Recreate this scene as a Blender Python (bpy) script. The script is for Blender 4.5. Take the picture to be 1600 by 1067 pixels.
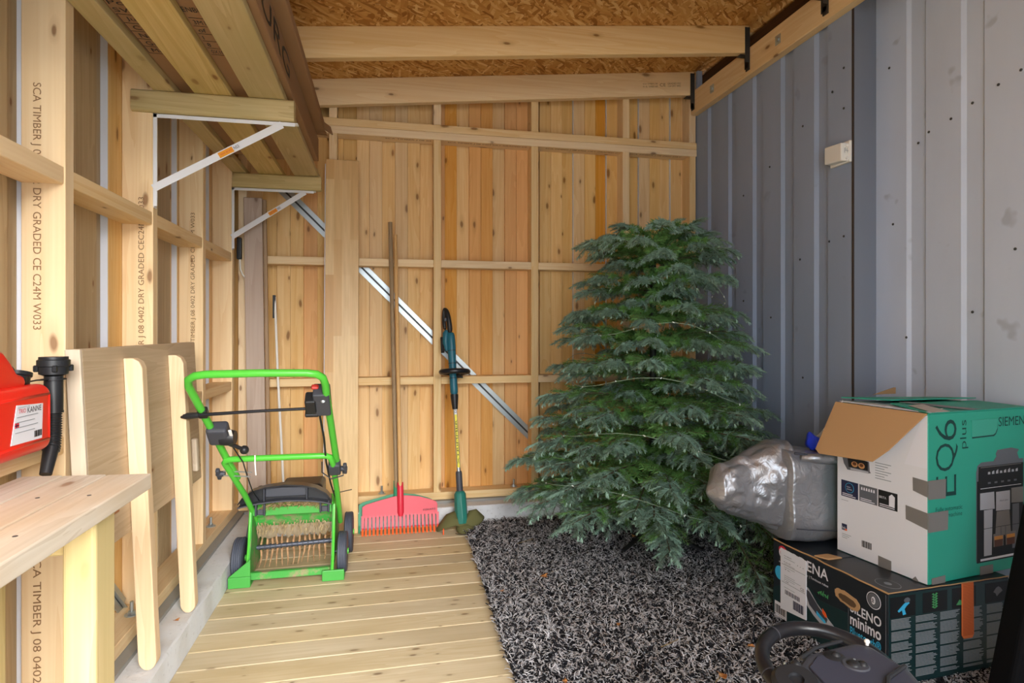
import bpy, math, random
import numpy as np
from mathutils import Vector, Matrix
for o in list(bpy.data.objects): bpy.data.objects.remove(o)
SC = bpy.context.scene
COL = SC.collection
random.seed(7); RN = np.random.default_rng(7)
PI = math.pi
# ---------------------------------------------------------------- camera, world, exposure
cam = bpy.data.objects.new('camera', bpy.data.cameras.new('camera')); COL.objects.link(cam)
CAMZ = 1.125
cam.location = (0, 0, CAMZ)
cam.rotation_euler = (PI/2, 0, -math.radians(11.85))
cam.data.sensor_width = 36; cam.data.lens = 36*943.7/1600
cam.data.shift_y = -(533.5-518.1)/1600
cam.data.clip_start = .02
SC.camera = cam
W = bpy.data.worlds.new('overcast_sky'); SC.world = W; W.use_nodes = True
bg = W.node_tree.nodes['Background']
bg.inputs[0].default_value = (.84, .92, 1.0, 1); bg.inputs[1].default_value = 2.9
SC.view_settings.view_transform = 'Standard'; SC.view_settings.look = 'None'
SC.view_settings.gamma = 1; SC.view_settings.use_curve_mapping = False
SC.view_settings.exposure = 1.12
sun = bpy.data.objects.new('sun', bpy.data.lights.new('sun', 'SUN')); COL.objects.link(sun)
sun.data.energy = 5.2; sun.data.angle = math.radians(42); sun.data.color = (1, .97, .93)
sun.rotation_euler = Vector((-.24, .85, -.46)).to_track_quat('-Z', 'Y').to_euler()
sun.location = (-2, -5, 4)
# ---------------------------------------------------------------- materials
def srgb(r, g, b):
    f = lambda c: c/12.92 if c <= .04045 else ((c+.055)/1.055)**2.4
    return (f(r/255), f(g/255), f(b/255), 1)
def mat(name, col, rough=.6, metal=0, spec=.4):
    m = bpy.data.materials.new(name); m.use_nodes = True
    b = m.node_tree.nodes['Principled BSDF']
    b.inputs['Base Color'].default_value = srgb(*col); b.inputs['Roughness'].default_value = rough
    b.inputs['Metallic'].default_value = metal; b.inputs['Specular IOR Level'].default_value = spec
    return m
class NT:
    def __init__(s, m): s.t = m.node_tree; s.b = s.t.nodes['Principled BSDF']
    def n(s, typ, **kw):
        x = s.t.nodes.new('ShaderNode'+typ)
        for k, v in kw.items():
            if k in x.inputs: x.inputs[k].default_value = v
            else: setattr(x, k, v)
        return x
    def l(s, a, b): s.t.links.new(a, b)
    def ramp(s, fac, stops):
        r = s.t.nodes.new('ShaderNodeValToRGB'); e = r.color_ramp.elements
        while len(e) < len(stops): e.new(.5)
        for i, (p, c) in enumerate(stops): e[i].position = p; e[i].color = c
        s.l(fac, r.inputs[0]); return r.outputs[0]
    def mix(s, fac, a, b, mode='MIX'):
        m = s.t.nodes.new('ShaderNodeMix'); m.data_type = 'RGBA'; m.blend_type = mode
        for sock, v in ((m.inputs[0], fac), (m.inputs[6], a), (m.inputs[7], b)):
            if hasattr(v, 'is_output'): s.l(v, sock)
            else: sock.default_value = v
        return m.outputs[2]
    def math(s, op, a, b=0.0):
        m = s.t.nodes.new('ShaderNodeMath'); m.operation = op
        for sock, v in ((m.inputs[0], a), (m.inputs[1], b)):
            if hasattr(v, 'is_output'): s.l(v, sock)
            else: sock.default_value = v
        return m.outputs[0]
    def coords(s, rand=7.0):
        tc = s.n('TexCoord'); oi = s.n('ObjectInfo'); v = s.n('VectorMath', operation='ADD')
        c = s.n('CombineXYZ'); r = s.math('MULTIPLY', oi.outputs['Random'], rand)
        for i in range(3): s.l(r, c.inputs[i])
        s.l(tc.outputs['Object'], v.inputs[0]); s.l(c.outputs[0], v.inputs[1])
        return v.outputs[0], oi.outputs['Random']
    def mapping(s, vec, sc, rot=(0, 0, 0)):
        m = s.n('Mapping'); m.inputs['Scale'].default_value = sc; m.inputs['Rotation'].default_value = rot
        s.l(vec, m.inputs[0]); return m.outputs[0]
    def bump(s, h, strength, dist=.002):
        b = s.n('Bump'); b.inputs['Strength'].default_value = strength; b.inputs['Distance'].default_value = dist
        s.l(h, b.inputs['Height']); s.l(b.outputs[0], s.b.inputs['Normal'])
def wood(name, light, dark, axis='Z', knot=(120, 72, 34), knots=.5, vary=.14, rough=.62, grain=1.0, spec=.25, stain=None, knotscale=1.0):
    m = mat(name, light, rough, 0, spec); t = NT(m)
    vec, rnd = t.coords()
    a = 'XYZ'.index(axis)
    sc = [9*grain]*3; sc[a] = .55
    n1 = t.n('TexNoise', Scale=1.0, Detail=3.0, Distortion=1.2); t.l(t.mapping(vec, sc), n1.inputs['Vector'])
    sc2 = [90*grain]*3; sc2[a] = 1.6
    n2 = t.n('TexNoise', Scale=1.0, Detail=3.0); t.l(t.mapping(vec, sc2), n2.inputs['Vector'])
    rings = t.math('FRACT', t.math('MULTIPLY', n1.outputs[0], 7.0))
    g = t.math('ADD', t.math('MULTIPLY', rings, .3), t.math('MULTIPLY', n2.outputs[0], .7))
    c = t.ramp(g, [(.25, srgb(*light)), (.85, srgb(*dark))])
    # knots
    sx = t.n('SeparateXYZ'); t.l(vec, sx.inputs[0]); oth = [i for i in range(3) if i != a]
    acr = t.math('MULTIPLY', t.math('ADD', sx.outputs[oth[0]], sx.outputs[oth[1]]), 11.0*knotscale); alo = t.math('MULTIPLY', sx.outputs[a], 4.2*knotscale)
    c2 = t.n('CombineXYZ'); t.l(acr, c2.inputs[0]); t.l(alo, c2.inputs[1])
    d1 = t.n('TexNoise', Scale=14.0, Detail=1.0); t.l(vec, d1.inputs['Vector'])
    kv = t.n('VectorMath', operation='ADD'); ms = t.n('VectorMath', operation='SCALE'); ms.inputs['Scale'].default_value = .10
    t.l(d1.outputs['Color'], ms.inputs[0]); t.l(c2.outputs[0], kv.inputs[0]); t.l(ms.outputs[0], kv.inputs[1])
    v = t.n('TexVoronoi', Scale=1.0); v.voronoi_dimensions = '2D'; t.l(kv.outputs[0], v.inputs['Vector'])
    sep = t.n('SeparateColor'); t.l(v.outputs['Color'], sep.inputs[0])
    has = t.math('LESS_THAN', sep.outputs[0], knots*.62)
    vd = t.math('DIVIDE', v.outputs['Distance'], t.math('ADD', t.math('MULTIPLY', sep.outputs[1], 1.0), .45))
    core = t.ramp(vd, [(.05, (1, 1, 1, 1)), (.10, (0, 0, 0, 1))])
    halo = t.ramp(vd, [(.05, (1, 1, 1, 1)), (.24, (0, 0, 0, 1))])
    c = t.mix(t.math('MULTIPLY', t.math('MULTIPLY', halo, has), .35), c, srgb(*[int(.55*d+.45*k) for d, k in zip(dark, knot)]))
    c = t.mix(t.math('MULTIPLY', t.math('MULTIPLY', core, has), .72), c, srgb(*knot))
    if stain:
        n3 = t.n('TexNoise', Scale=3.0, Detail=3.0); t.l(t.mapping(vec, [2 if i != a else .7 for i in range(3)]), n3.inputs['Vector'])
        c = t.mix(t.ramp(n3.outputs[0], [(.42, (0, 0, 0, 1)), (.68, (.75, .75, .75, 1))]), c, srgb(*stain))
    h = t.n('HueSaturation'); t.l(c, h.inputs['Color'])
    t.l(t.math('ADD', t.math('MULTIPLY', rnd, vary), 1-vary/2), h.inputs['Value'])
    t.l(t.math('ADD', t.math('MULTIPLY', t.math('FRACT', t.math('MULTIPLY', rnd, 13.7)), .25), .88), h.inputs['Saturation'])
    t.l(h.outputs[0], t.b.inputs['Base Color'])
    t.bump(g, .25, .001)
    return m
M = {}
PINE = ((243, 216, 172), (230, 194, 142))
for ax in 'XYZ':
    M['pine'+ax] = wood('pine_'+ax, *PINE, axis=ax, knots=.45)
    M['treated'+ax] = wood('treated_pine_'+ax, (214, 192, 138), (186, 160, 102), axis=ax, knots=.5, stain=(190, 172, 112), vary=.2)
M['board'] = wood('cladding_pine', (242, 206, 150), (228, 182, 120), axis='Z', knots=.7, vary=.16)
M['board_orange'] = wood('cladding_orange', (234, 178, 108), (220, 156, 82), axis='Z', knots=.4, vary=.1)
M['board_grey'] = wood('cladding_greyish', (196, 172, 136), (176, 150, 114), axis='Z', knots=.5, vary=.12)
M['deck'] = wood('deck_pine', (218, 202, 170), (200, 180, 140), axis='X', knots=.8, stain=(192, 172, 132), vary=.14, knot=(100, 76, 50), knotscale=1.5)
M['subdeck'] = mat('fresh_wood', (232, 208, 156), .7)
M['oakpanel'] = wood('grey_washed_oak', (204, 184, 158), (182, 160, 132), axis='Y', knots=.15, vary=.05)
M['washed'] = wood('white_washed', (214, 200, 180), (196, 178, 156), axis='Z', knots=.1, vary=.05)
M['beech'] = wood('bare_leg_wood', (232, 204, 166), (210, 178, 136), axis='Z', knots=.05, vary=.05)
M['greyplank'] = wood('grey_lacquered_plank', (192, 174, 160), (176, 154, 138), axis='Z', knots=.5, vary=.05, knot=(120, 96, 80))
M['greyplank2'] = wood('brown_lacquered_plank', (176, 150, 124), (150, 124, 98), axis='Z', knots=.2, vary=.05)
M['benchtop'] = wood('grey_worn_bench', (210, 200, 184), (186, 172, 152), axis='Y', knots=.3, stain=(196, 172, 140), vary=.1)
M['darkwood'] = wood('dark_stained_wood', (86, 60, 40), (58, 40, 26), axis='Y', knots=.2)
M['handle'] = wood('rake_handle_wood', (226, 184, 128), (204, 156, 98), axis='Z', knots=0, vary=0, grain=3)
M['oldhandle'] = wood('weathered_handle', (168, 148, 122), (140, 118, 92), axis='Z', knots=0, vary=0, grain=3)
def birch():
    m = mat('glued_birch', (226, 196, 150), .38, 0, .4); t = NT(m); vec, rnd = t.coords(0)
    mp = t.mapping(vec, (1, 1, 1), (PI/2, 0, 0))
    br = t.n('TexBrick', Scale=1.0); br.offset = .37; br.inputs['Mortar Size'].default_value = 0
    br.inputs['Brick Width'].default_value = .55; br.inputs['Row Height'].default_value = .045
    br.inputs['Color1'].default_value = srgb(236, 204, 150); br.inputs['Color2'].default_value = srgb(214, 168, 108)
    cx = t.n('SeparateXYZ'); t.l(vec, cx.inputs[0]); cc = t.n('CombineXYZ'); t.l(cx.outputs[2], cc.inputs[0]); t.l(cx.outputs[0], cc.inputs[1])
    t.l(cc.outputs[0], br.inputs['Vector'])
    n = t.n('TexNoise', Scale=1.0, Detail=3.0); t.l(t.mapping(vec, (60, 60, 2)), n.inputs['Vector'])
    c = t.mix(t.ramp(n.outputs[0], [(.4, (0, 0, 0, 1)), (.7, (.4, .4, .4, 1))]), br.outputs[0], srgb(196, 154, 100))
    t.l(c, t.b.inputs['Base Color']); return m
M['birch'] = birch()
def osb():
    m = mat('osb', (178, 122, 64), .75, 0, .15); t = NT(m); vec, rnd = t.coords(3)
    outs = []
    for i, (rz, s) in enumerate(((.5, 22), (-.6, 26), (1.45, 20), (2.3, 24))):
        n = t.n('TexNoise', Scale=9.0, Detail=1.0); t.l(vec, n.inputs['Vector'])
        sc = t.n('VectorMath', operation='SCALE'); sc.inputs['Scale'].default_value = .05; t.l(n.outputs['Color'], sc.inputs[0])
        ad = t.n('VectorMath', operation='ADD'); t.l(vec, ad.inputs[0]); t.l(sc.outputs[0], ad.inputs[1])
        r = t.mapping(ad.outputs[0], (1, 1, 1), (0, 0, rz))
        v = t.n('TexVoronoi', Scale=1.0); v.feature = 'F1'
        t.l(t.mapping(r, (s*.5, s*3.0, 6)), v.inputs['Vector'])
        sp = t.n('SeparateColor'); t.l(v.outputs['Color'], sp.inputs[0]); outs.append(sp)
    pick = outs[0].outputs[0]
    for k in range(1, 4):
        sel = t.math('GREATER_THAN', outs[k].outputs[1], .55)
        mx = t.n('Mix'); t.l(sel, mx.inputs[0]); t.l(pick, mx.inputs[2]); t.l(outs[k].outputs[0], mx.inputs[3]); pick = mx.outputs[0]
    c = t.ramp(pick, [(0, srgb(160, 104, 50)), (.35, srgb(206, 148, 80)), (.75, srgb(222, 170, 100)), (1, srgb(242, 204, 140))])
    t.l(c, t.b.inputs['Base Color']); t.bump(pick, .5, .002); return m
M['osb'] = osb()
def metalwall(name, col, spots):
    m = mat(name, col, .6, 0, .25); t = NT(m); vec, rnd = t.coords(0)
    n = t.n('TexNoise', Scale=2.0, Detail=4.0); t.l(t.mapping(vec, (1, 2, .6)), n.inputs['Vector'])
    n2 = t.n('TexNoise', Scale=9.0, Detail=2.0); t.l(vec, n2.inputs['Vector'])
    c = t.mix(t.ramp(n.outputs[0], [(.35, (0, 0, 0, 1)), (.75, (.5, .5, .5, 1))]), srgb(*col), srgb(*[int(v*.9) for v in col]))
    c = t.mix(t.ramp(n2.outputs[0], [(.68, (0, 0, 0, 1)), (.74, (spots,)*3+(1,))]), c, srgb(*[int(v*.8) for v in col]))
    t.l(c, t.b.inputs['Base Color']); return m
M['sheet'] = metalwall('grey_blue_sheet', (154, 168, 192), .35)
M['sheetwhite'] = metalwall('pale_grey_sheet', (204, 214, 232), .6)
def concrete():
    m = mat('concrete', (196, 196, 196), .85, 0, .2); t = NT(m); vec, r = t.coords(0)
    n = t.n('TexNoise', Scale=5.0, Detail=8.0, Roughness=.7); t.l(vec, n.inputs['Vector'])
    n2 = t.n('TexNoise', Scale=60.0, Detail=3.0); t.l(vec, n2.inputs['Vector'])
    c = t.mix(n.outputs[0], srgb(200, 202, 206), srgb(228, 229, 230))
    c = t.mix(t.ramp(n2.outputs[0], [(.6, (0, 0, 0, 1)), (.75, (.4, .4, .4, 1))]), c, srgb(150, 148, 146))
    t.l(c, t.b.inputs['Base Color']); t.bump(n2.outputs[0], .4, .004); return m
M['concrete'] = concrete()
M['membrane'] = mat('grey_foam_strip', (150, 148, 142), .9)
M['zinc'] = mat('galvanised_steel', (178, 186, 188), .38, .75)
M['zincdark'] = mat('dark_steel', (70, 72, 74), .5, .6)
M['whitemetal'] = mat('white_enamel', (232, 234, 238), .35)
M['white'] = mat('white_plastic', (236, 234, 228), .5)
M['paint'] = mat('white_painted_edge', (226, 230, 240), .6)
M['ink'] = mat('stamp_ink', (138, 104, 72), .8)
M['black'] = mat('black_plastic', (34, 35, 38), .42)
M['blackgloss'] = mat('black_vinyl', (30, 31, 36), .3)
M['charcoal'] = mat('charcoal_plastic', (66, 68, 76), .5)
M['red'] = mat('red_plastic', (228, 38, 26), .35)
M['rakered'] = mat('rake_red', (214, 44, 66), .4)
M['rakegreen'] = mat('rake_green', (60, 150, 110), .5)
M['orange'] = mat('orange_plastic', (238, 96, 40), .5)
M['stickor'] = mat('orange_sticker', (240, 160, 40), .6)
M['teal'] = mat('teal_print', (40, 156, 132), .45)
M['blue'] = mat('blue_film', (34, 60, 210), .28)
M['paperwhite'] = mat('paper_white', (226, 226, 232), .6)
M['boxwhite'] = mat('box_white', (222, 222, 226), .55)
M['greytape'] = mat('grey_tape', (122, 118, 114), .4)
M['navy'] = mat('navy_print', (30, 34, 66), .5)
M['cardboard'] = mat('cardboard', (186, 148, 106), .85, 0, .1)
M['carton'] = mat('brown_carton', (158, 124, 92), .9, 0, .1)
M['inkdark'] = mat('black_print', (20, 22, 24), .6)
M['inkteal'] = mat('dark_teal_print', (14, 60, 56), .6)
M['boxdark'] = mat('dark_box_print', (28, 34, 40), .35)
M['boxgreen'] = mat('dark_green_print', (22, 48, 50), .4)
M['cyan'] = mat('cyan_print', (60, 176, 220), .5)
M['steelpix'] = mat('printed_silver', (176, 176, 182), .35)
M['greypix'] = mat('printed_grey', (96, 98, 104), .45)
M['leafprint'] = mat('printed_leaf', (70, 150, 90), .5)
M['textgrey'] = mat('grey_print', (140, 146, 150), .7)
M['trimmer'] = mat('teal_blue_plastic', (36, 104, 124), .4)
M['trimgreen'] = mat('teal_green_plastic', (40, 118, 106), .45)
M['grassy'] = mat('guard_with_dried_grass', (98, 96, 58), .9)
M['alu'] = mat('aluminium', (206, 208, 210), .28, .8)
M['green'] = mat('green_enamel', (84, 190, 62), .3)
def dirty(name, base, dirt, lo, hi, zsc=14):
    m = mat(name, base, .5); t = NT(m); vec, r = t.coords(0)
    n = t.n('TexNoise', Scale=zsc, Detail=6.0, Roughness=.7); t.l(vec, n.inputs['Vector'])
    t.l(t.mix(t.ramp(n.outputs[0], [(lo, (0, 0, 0, 1)), (hi, (1, 1, 1, 1))]), srgb(*base), srgb(*dirt)), t.b.inputs['Base Color'])
    t.bump(n.outputs[0], .3, .003); return m
M['greenbody'] = mat('green_body_enamel', (70, 158, 68), .4)
M['greendirty'] = dirty('dusty_green', (66, 156, 66), (150, 134, 104), .48, .62)
M['tine'] = dirty('rusty_tine', (190, 150, 112), (150, 112, 78), .4, .6, 40)
M['hay'] = dirty('dried_grass', (166, 142, 96), (112, 92, 58), .4, .6, 60)
M['tyre'] = mat('tyre_rubber', (74, 79, 92), .6)
M['leaf'] = dirty('dry_leaf', (190, 132, 76), (140, 88, 46), .4, .6, 60)
def silver():
    m = mat('silver_tarpaulin', (188, 190, 196), .36, .65); t = NT(m); vec, r = t.coords(0)
    n = t.n('TexNoise', Scale=5.0, Detail=3.0); t.l(vec, n.inputs['Vector'])
    t.l(t.mix(t.ramp(n.outputs[0], [(.56, (0, 0, 0, 1)), (.72, (.55, .55, .55, 1))]), srgb(158, 160, 166), srgb(156, 134, 106)), t.b.inputs['Base Color'])
    n2 = t.n('TexNoise', Scale=26.0, Detail=3.0, Distortion=1.5); t.l(vec, n2.inputs['Vector']); t.bump(n2.outputs[0], .5, .008); return m
M['silver'] = silver()
def vcol(name, rough=.6, spec=.3, trans=0):
    m = mat(name, (120, 120, 120), rough, 0, spec); t = NT(m)
    a = t.n('Attribute'); a.attribute_name = 'tint'; t.l(a.outputs['Color'], t.b.inputs['Base Color']); return m
M['needles'] = vcol('fir_needles', .5, .35)
M['pile'] = vcol('rug_pile', .85, .1)
# ---------------------------------------------------------------- building helpers
class MB:
    def __init__(s): s.v = []; s.f = []
    def add(s, vs, fs):
        n = len(s.v); s.v += [tuple(v) for v in vs]; s.f += [tuple(n+i for i in f) for f in fs]; return s
    def box(s, x0, x1, y0, y1, z0, z1):
        return s.hexa([(x0, y0, z0), (x1, y0, z0), (x1, y1, z0), (x0, y1, z0), (x0, y0, z1), (x1, y0, z1), (x1, y1, z1), (x0, y1, z1)])
    def hexa(s, v): return s.add(v, [(3, 2, 1, 0), (4, 5, 6, 7), (0, 1, 5, 4), (1, 2, 6, 5), (2, 3, 7, 6), (3, 0, 4, 7)])
    def bar(s, p, q, w, h, up=(0, 0, 1)):
        p, q = Vector(p), Vector(q); d = (q-p).normalized(); a = d.cross(Vector(up)).normalized(); b = a.cross(d)
        return s.hexa([tuple(e+a*(i*w/2)+b*(j*h/2)) for j in (-1, 1) for e, i in ((p, -1), (p, 1), (q, 1), (q, -1))])
    def prism(s, pts, o, r, u, d0, d1):
        o, r, u = Vector(o), Vector(r), Vector(u); n = r.cross(u); k = len(pts)
        a = [o+r*x+u*y+n*d0 for x, y in pts]; b = [o+r*x+u*y+n*d1 for x, y in pts]
        return s.add([tuple(v) for v in a+b], [tuple(range(k))[::-1], tuple(range(k, 2*k))]+[(i, (i+1) % k, k+(i+1) % k, k+i) for i in range(k)])
    def tube(s, pts, r, n=10, closed=False, caps=True):
        P = [Vector(p) for p in pts]; k = len(P); R = r if hasattr(r, '__len__') else [r]*k
        ref = None; vs = []
        for i, p in enumerate(P):
            a = P[(i-1) % k] if (closed or i > 0) else p; b = P[(i+1) % k] if (closed or i < k-1) else p
            d = (b-a).normalized()
            if ref is None: ref = d.orthogonal().normalized()
            ref = (ref-d*ref.dot(d)).normalized(); w = d.cross(ref)
            for j in range(n):
                t = 2*PI*j/n; vs.append(tuple(p+(ref*math.cos(t)+w*math.sin(t))*R[i]))
        fs = []
        for i in range(k if closed else k-1):
            for j in range(n):
                a = i*n+j; b = i*n+(j+1) % n; c = ((i+1) % k)*n+(j+1) % n; d = ((i+1) % k)*n+j
                fs.append((a, b, c, d))
        if caps and not closed: fs += [tuple(range(n))[::-1], tuple((k-1)*n+j for j in range(n))]
        return s.add(vs, fs)
    def lathe(s, prof, o, axis, n=24):
        o, ax = Vector(o), Vector(axis).normalized(); a = ax.orthogonal().normalized(); b = ax.cross(a)
        vs = [tuple(o+ax*h+(a*math.cos(2*PI*j/n)+b*math.sin(2*PI*j/n))*r) for r, h in prof for j in range(n)]
        k = len(prof); fs = [(i*n+j, i*n+(j+1) % n, (i+1)*n+(j+1) % n, (i+1)*n+j) for i in range(k-1) for j in range(n)]
        fs += [tuple(range(n))[::-1], tuple((k-1)*n+j for j in range(n))]
        return s.add(vs, fs)
def wloc(o):
    v = Vector((0, 0, 0))
    while o: v = v+o.location; o = o.parent
    return v
def build(name, mb, m, parent=None, bevel=0, smooth=False, seg=1, label=None, solid=0, sub=0):
    me = bpy.data.meshes.new(name); off = wloc(parent) if parent else Vector((0, 0, 0))
    me.from_pydata([(x-off.x, y-off.y, z-off.z) for x, y, z in mb.v], [], mb.f); me.update()
    me.materials.append(m if not isinstance(m, str) else M[m])
    o = bpy.data.objects.new(name, me); COL.objects.link(o)
    if parent: o.parent = parent
    if smooth:
        me.shade_smooth()
        if smooth != 'all': me.set_sharp_from_angle(angle=math.radians(42))
    if solid: d = o.modifiers.new('s', 'SOLIDIFY'); d.thickness = solid; d.offset = 0
    if sub: d = o.modifiers.new('u', 'SUBSURF'); d.levels = d.render_levels = sub
    if bevel: d = o.modifiers.new('b', 'BEVEL'); d.width = bevel; d.segments = seg; d.limit_method = 'ANGLE'; d.angle_limit = .6
    if label: o['label'] = label
    return o
def thing(name, label, cat, loc, group=None):
    o = bpy.data.objects.new(name, None); COL.objects.link(o); o.location = loc; o.empty_display_size = .1
    o['label'] = label; o['category'] = cat
    if group: o['group'] = group
    return o
def tag(o, label, cat, group=None):
    o['label'] = label; o['category'] = cat
    if group: o['group'] = group
    return o
def struct(name, loc=(0, 0, 0)):
    o = bpy.data.objects.new(name, None); COL.objects.link(o); o.location = loc; o['kind'] = 'structure'; return o
def origin_to_base(o):
    me = o.data; n = len(me.vertices); c = np.empty(n*3); me.vertices.foreach_get('co', c); c = c.reshape(-1, 3)
    b = np.array([(c[:, 0].min()+c[:, 0].max())/2, (c[:, 1].min()+c[:, 1].max())/2, c[:, 2].min()])
    me.vertices.foreach_set('co', (c-b).ravel()); o.location = Vector(b)+o.location; me.update(); return o
class Face:
    """a flat side of a thing: origin o, unit right r, unit up u; print lies on it"""
    def __init__(s, o, r, u=(0, 0, 1)): s.o = Vector(o); s.r = Vector(r).normalized(); s.u = Vector(u).normalized(); s.n = s.r.cross(s.u)
    def poly(s, pts, m, parent, name='print', lift=.0006, base=0, **k):
        return build(name, MB().prism(pts, s.o, s.r, s.u, base, base+lift), m, parent, **k)
    def rect(s, x0, y0, x1, y1, m, parent, name='print', lift=.0006, base=0, **k):
        return s.poly([(x0, y0), (x1, y0), (x1, y1), (x0, y1)], m, parent, name, lift, base, **k)
    def text(s, txt, x0, y0, x1, y1, m, parent, name='lettering', lift=.0012, turn=0, thin=0, shear=0, **k):
        cu = bpy.data.curves.new('t', 'FONT'); cu.body = txt; cu.resolution_u = 3; cu.offset = thin; cu.shear = shear
        to = bpy.data.objects.new('t', cu); COL.objects.link(to)
        me = bpy.data.meshes.new_from_object(to); bpy.data.objects.remove(to)
        n = len(me.vertices); c = np.empty(n*3); me.vertices.foreach_get('co', c); c = c.reshape(-1, 3)[:, :2]
        c = (c-c.min(0))/(c.max(0)-c.min(0)+1e-9)
        if turn == 90: c = np.stack([1-c[:, 1], c[:, 0]], 1)
        if turn == -90: c = np.stack([c[:, 1], 1-c[:, 0]], 1)
        x = x0+c[:, 0]*(x1-x0); y = y0+c[:, 1]*(y1-y0)
        mb = MB(); mb.v = [tuple(s.o+s.r*a+s.u*b+s.n*lift) for a, b in zip(x.tolist(), y.tolist())]
        mb.f = [tuple(p.vertices) for p in me.polygons]; bpy.data.meshes.remove(me)
        return build(name, mb, m, parent, **k)
def jit(a): return random.uniform(-a, a)
# ================================================================ SETTING
def rbot(x): return 2.411+.1055*(x+.345)          # underside of the rafters
YB, XL = 3.624, -.806                              # inner faces of the back and left stud frames
ST, SD = .045, .10
# ---- outside ground and slab
g = build('ground', MB().box(-12, 12, -14, 6, -.35, -.2), mat('outside_gravel', (150, 150, 146), .9)); g['kind'] = 'structure'
# ---- floor: deck planks on a pale sub floor
fl = struct('floor')
build('subfloor', MB().box(-.70, 2.4, -.9, 3.53, -.06, -.012), 'subdeck', fl)
y = 2.436-.124*27
while y < 3.53:
    if y+.12 > -.9:
        y1 = min(y+.1205, 3.525); sk = .022
        mb = MB(); x0, x1 = -.678, 2.2
        mb.hexa([(x0, y-sk*.5, -.03), (x1, y+sk*1.2, -.03), (x1, y1+sk*1.2 if y1 < 3.45 else 3.51, -.03), (x0, y1-sk*.5, -.03), (x0, y-sk*.5, 0), (x1, y+sk*1.2, 0), (x1, y1+sk*1.2 if y1 < 3.45 else 3.51, 0), (x0, y1-sk*.5, 0)])
        build('plank', mb, 'deck', fl, bevel=.003, seg=2)
    y += .124
# ---- concrete kerbs
k1 = MB()
for i in range(24):
    a = -.9+i*.2
    if a > 3.7: break
kx = [(-1.02, -.25), (-.682, -.25), (-.676, .098), (-.683, .105), (-1.02, .105)]
def kerb(name, o, r, u, L, prof, seed):
    rr = random.Random(seed); mb = MB(); n = int(abs(L)/.06); k = len(prof); o, r, u = Vector(o), Vector(r), Vector(u); d = r.cross(u)
    for i in range(n+1):
        for j, (x, y) in enumerate(prof):
            w = .0025 if 0 < j < 4 else 0
            mb.v.append(tuple(o+r*(x+rr.uniform(-w, w))+u*(y+rr.uniform(-w, w)*.6)+d*(-L*i/n)))
    for i in range(n):
        for j in range(k):
            a = i*k+j; b = i*k+(j+1) % k; mb.f.append((b, a, a+k, b+k))
    mb.f += [tuple(range(k)), tuple(n*k+j for j in range(k))[::-1]]
    o = build(name, mb, 'concrete', smooth=True); o['kind'] = 'structure'; return o
kerb('trim_1', (0, -.9, 0), (1, 0, 0), (0, 0, 1), 4.5, kx, 1)
ky = [(0, -.25), (.32, -.25), (.32, .105), (.003, .105), (-.003, .098)]
kb = kerb('trim_2', (-.685, 3.512, 0), (0, 1, 0), (0, 0, 1), -2.9, ky, 2)
# ---- left wall
wl = struct('wall_left', (XL, 1.8, .105))
studY = [-.6, -.02, .58, 1.18, 1.78, 2.38, 2.98, 3.51]
build('sill_membrane', MB().box(-.92, -.772, -.9, 3.70, .105, .119), 'membrane', wl)
build('sill_plate', MB().box(XL-SD, XL, -.9, 3.62, .12, .165), 'pineY', wl, bevel=.002)
build('top_plate', MB().box(XL-SD, XL, -.9, 3.62, 2.30, 2.345), 'pineY', wl, bevel=.002)
studs = {}
for yy in studY:
    studs[yy] = build('stud', MB().box(XL-SD, XL, yy-ST/2, yy+ST/2, .165, 2.30), 'pineZ', wl, bevel=.0025, seg=2)
for a, b in zip(studY, studY[1:]):
    for z in (1.504, .811):
        build('noggin', MB().box(XL-SD, XL-.003, a+ST/2, b-ST/2, z, z+.045), 'pineY', wl, bevel=.002)
edges = [1.78, 2.25, 2.93, 3.43]
y = 1.11-.2255*9
bd = [1.11+.2255*(i-9) for i in range(21)]
bd = [b if b < 1.6 else b for b in bd]
wb = [-.92+.2255*i for i in range(12)]+[1.786, 2.036, 2.252, 2.478, 2.705, 2.935, 3.18, 3.435, 3.62]
for i, a in enumerate(wb[:-1]):
    b = wb[i+1]; w = b-a
    m = 'board_grey' if min(abs(a-e) for e in (2.036, 2.705, 1.56)) < .02 else 'board'
    build('plank', MB().box(-.928, XL-SD-.0005, a, a+w*.63, .05, 2.42), m, wl, bevel=.002)
    build('plank', MB().box(-.95, -.9295, a+w*.5, a+w*1.12, .05, 2.42), 'board_grey' if i % 2 else 'board', wl)
    if min(abs(a-e) for e in edges) < .03:
        build('board_edge', MB().box(-.9285, -.9068, a-.0035, a-.0002, .06, 2.4), 'paint', wl)
stamp = 'SCA TIMBER J 08 0402 DRY GRADED CE C24M W033'
fs = Face((0, 1.78-ST/2, 0), (1, 0, 0))
for z0, z1 in ((1.13, 1.76), (.17, .56)):
    fs.text(stamp if z1 > 1 else 'SCA TIMBER J 08 0402 DR', -.884, z0, -.860, z1, 'ink', studs[1.78], turn=-90)
fs = Face((0, 2.38-ST/2, 0), (1, 0, 0)); fs.text('TIMBER J 08 0402 DRY GRADED CEC24M W033', -.853, 1.0, -.829, 1.60, 'ink', studs[2.38], turn=90)
fs.text('SCA TIMBER J 08', -.853, .25, -.829, .55, 'ink', studs[2.38], turn=90)
fs = Face((0, 2.98-ST/2, 0), (1, 0, 0)); fs.text('TIMBER J 08 0402 DRY GRADED CEC24M W033', -.857, 1.08, -.835, 1.66, 'ink', studs[2.98], turn=90)
fs.text('GRADED CEC24M W033', -.87, .42, -.848, .78, 'ink', studs[2.98], turn=90)
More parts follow.
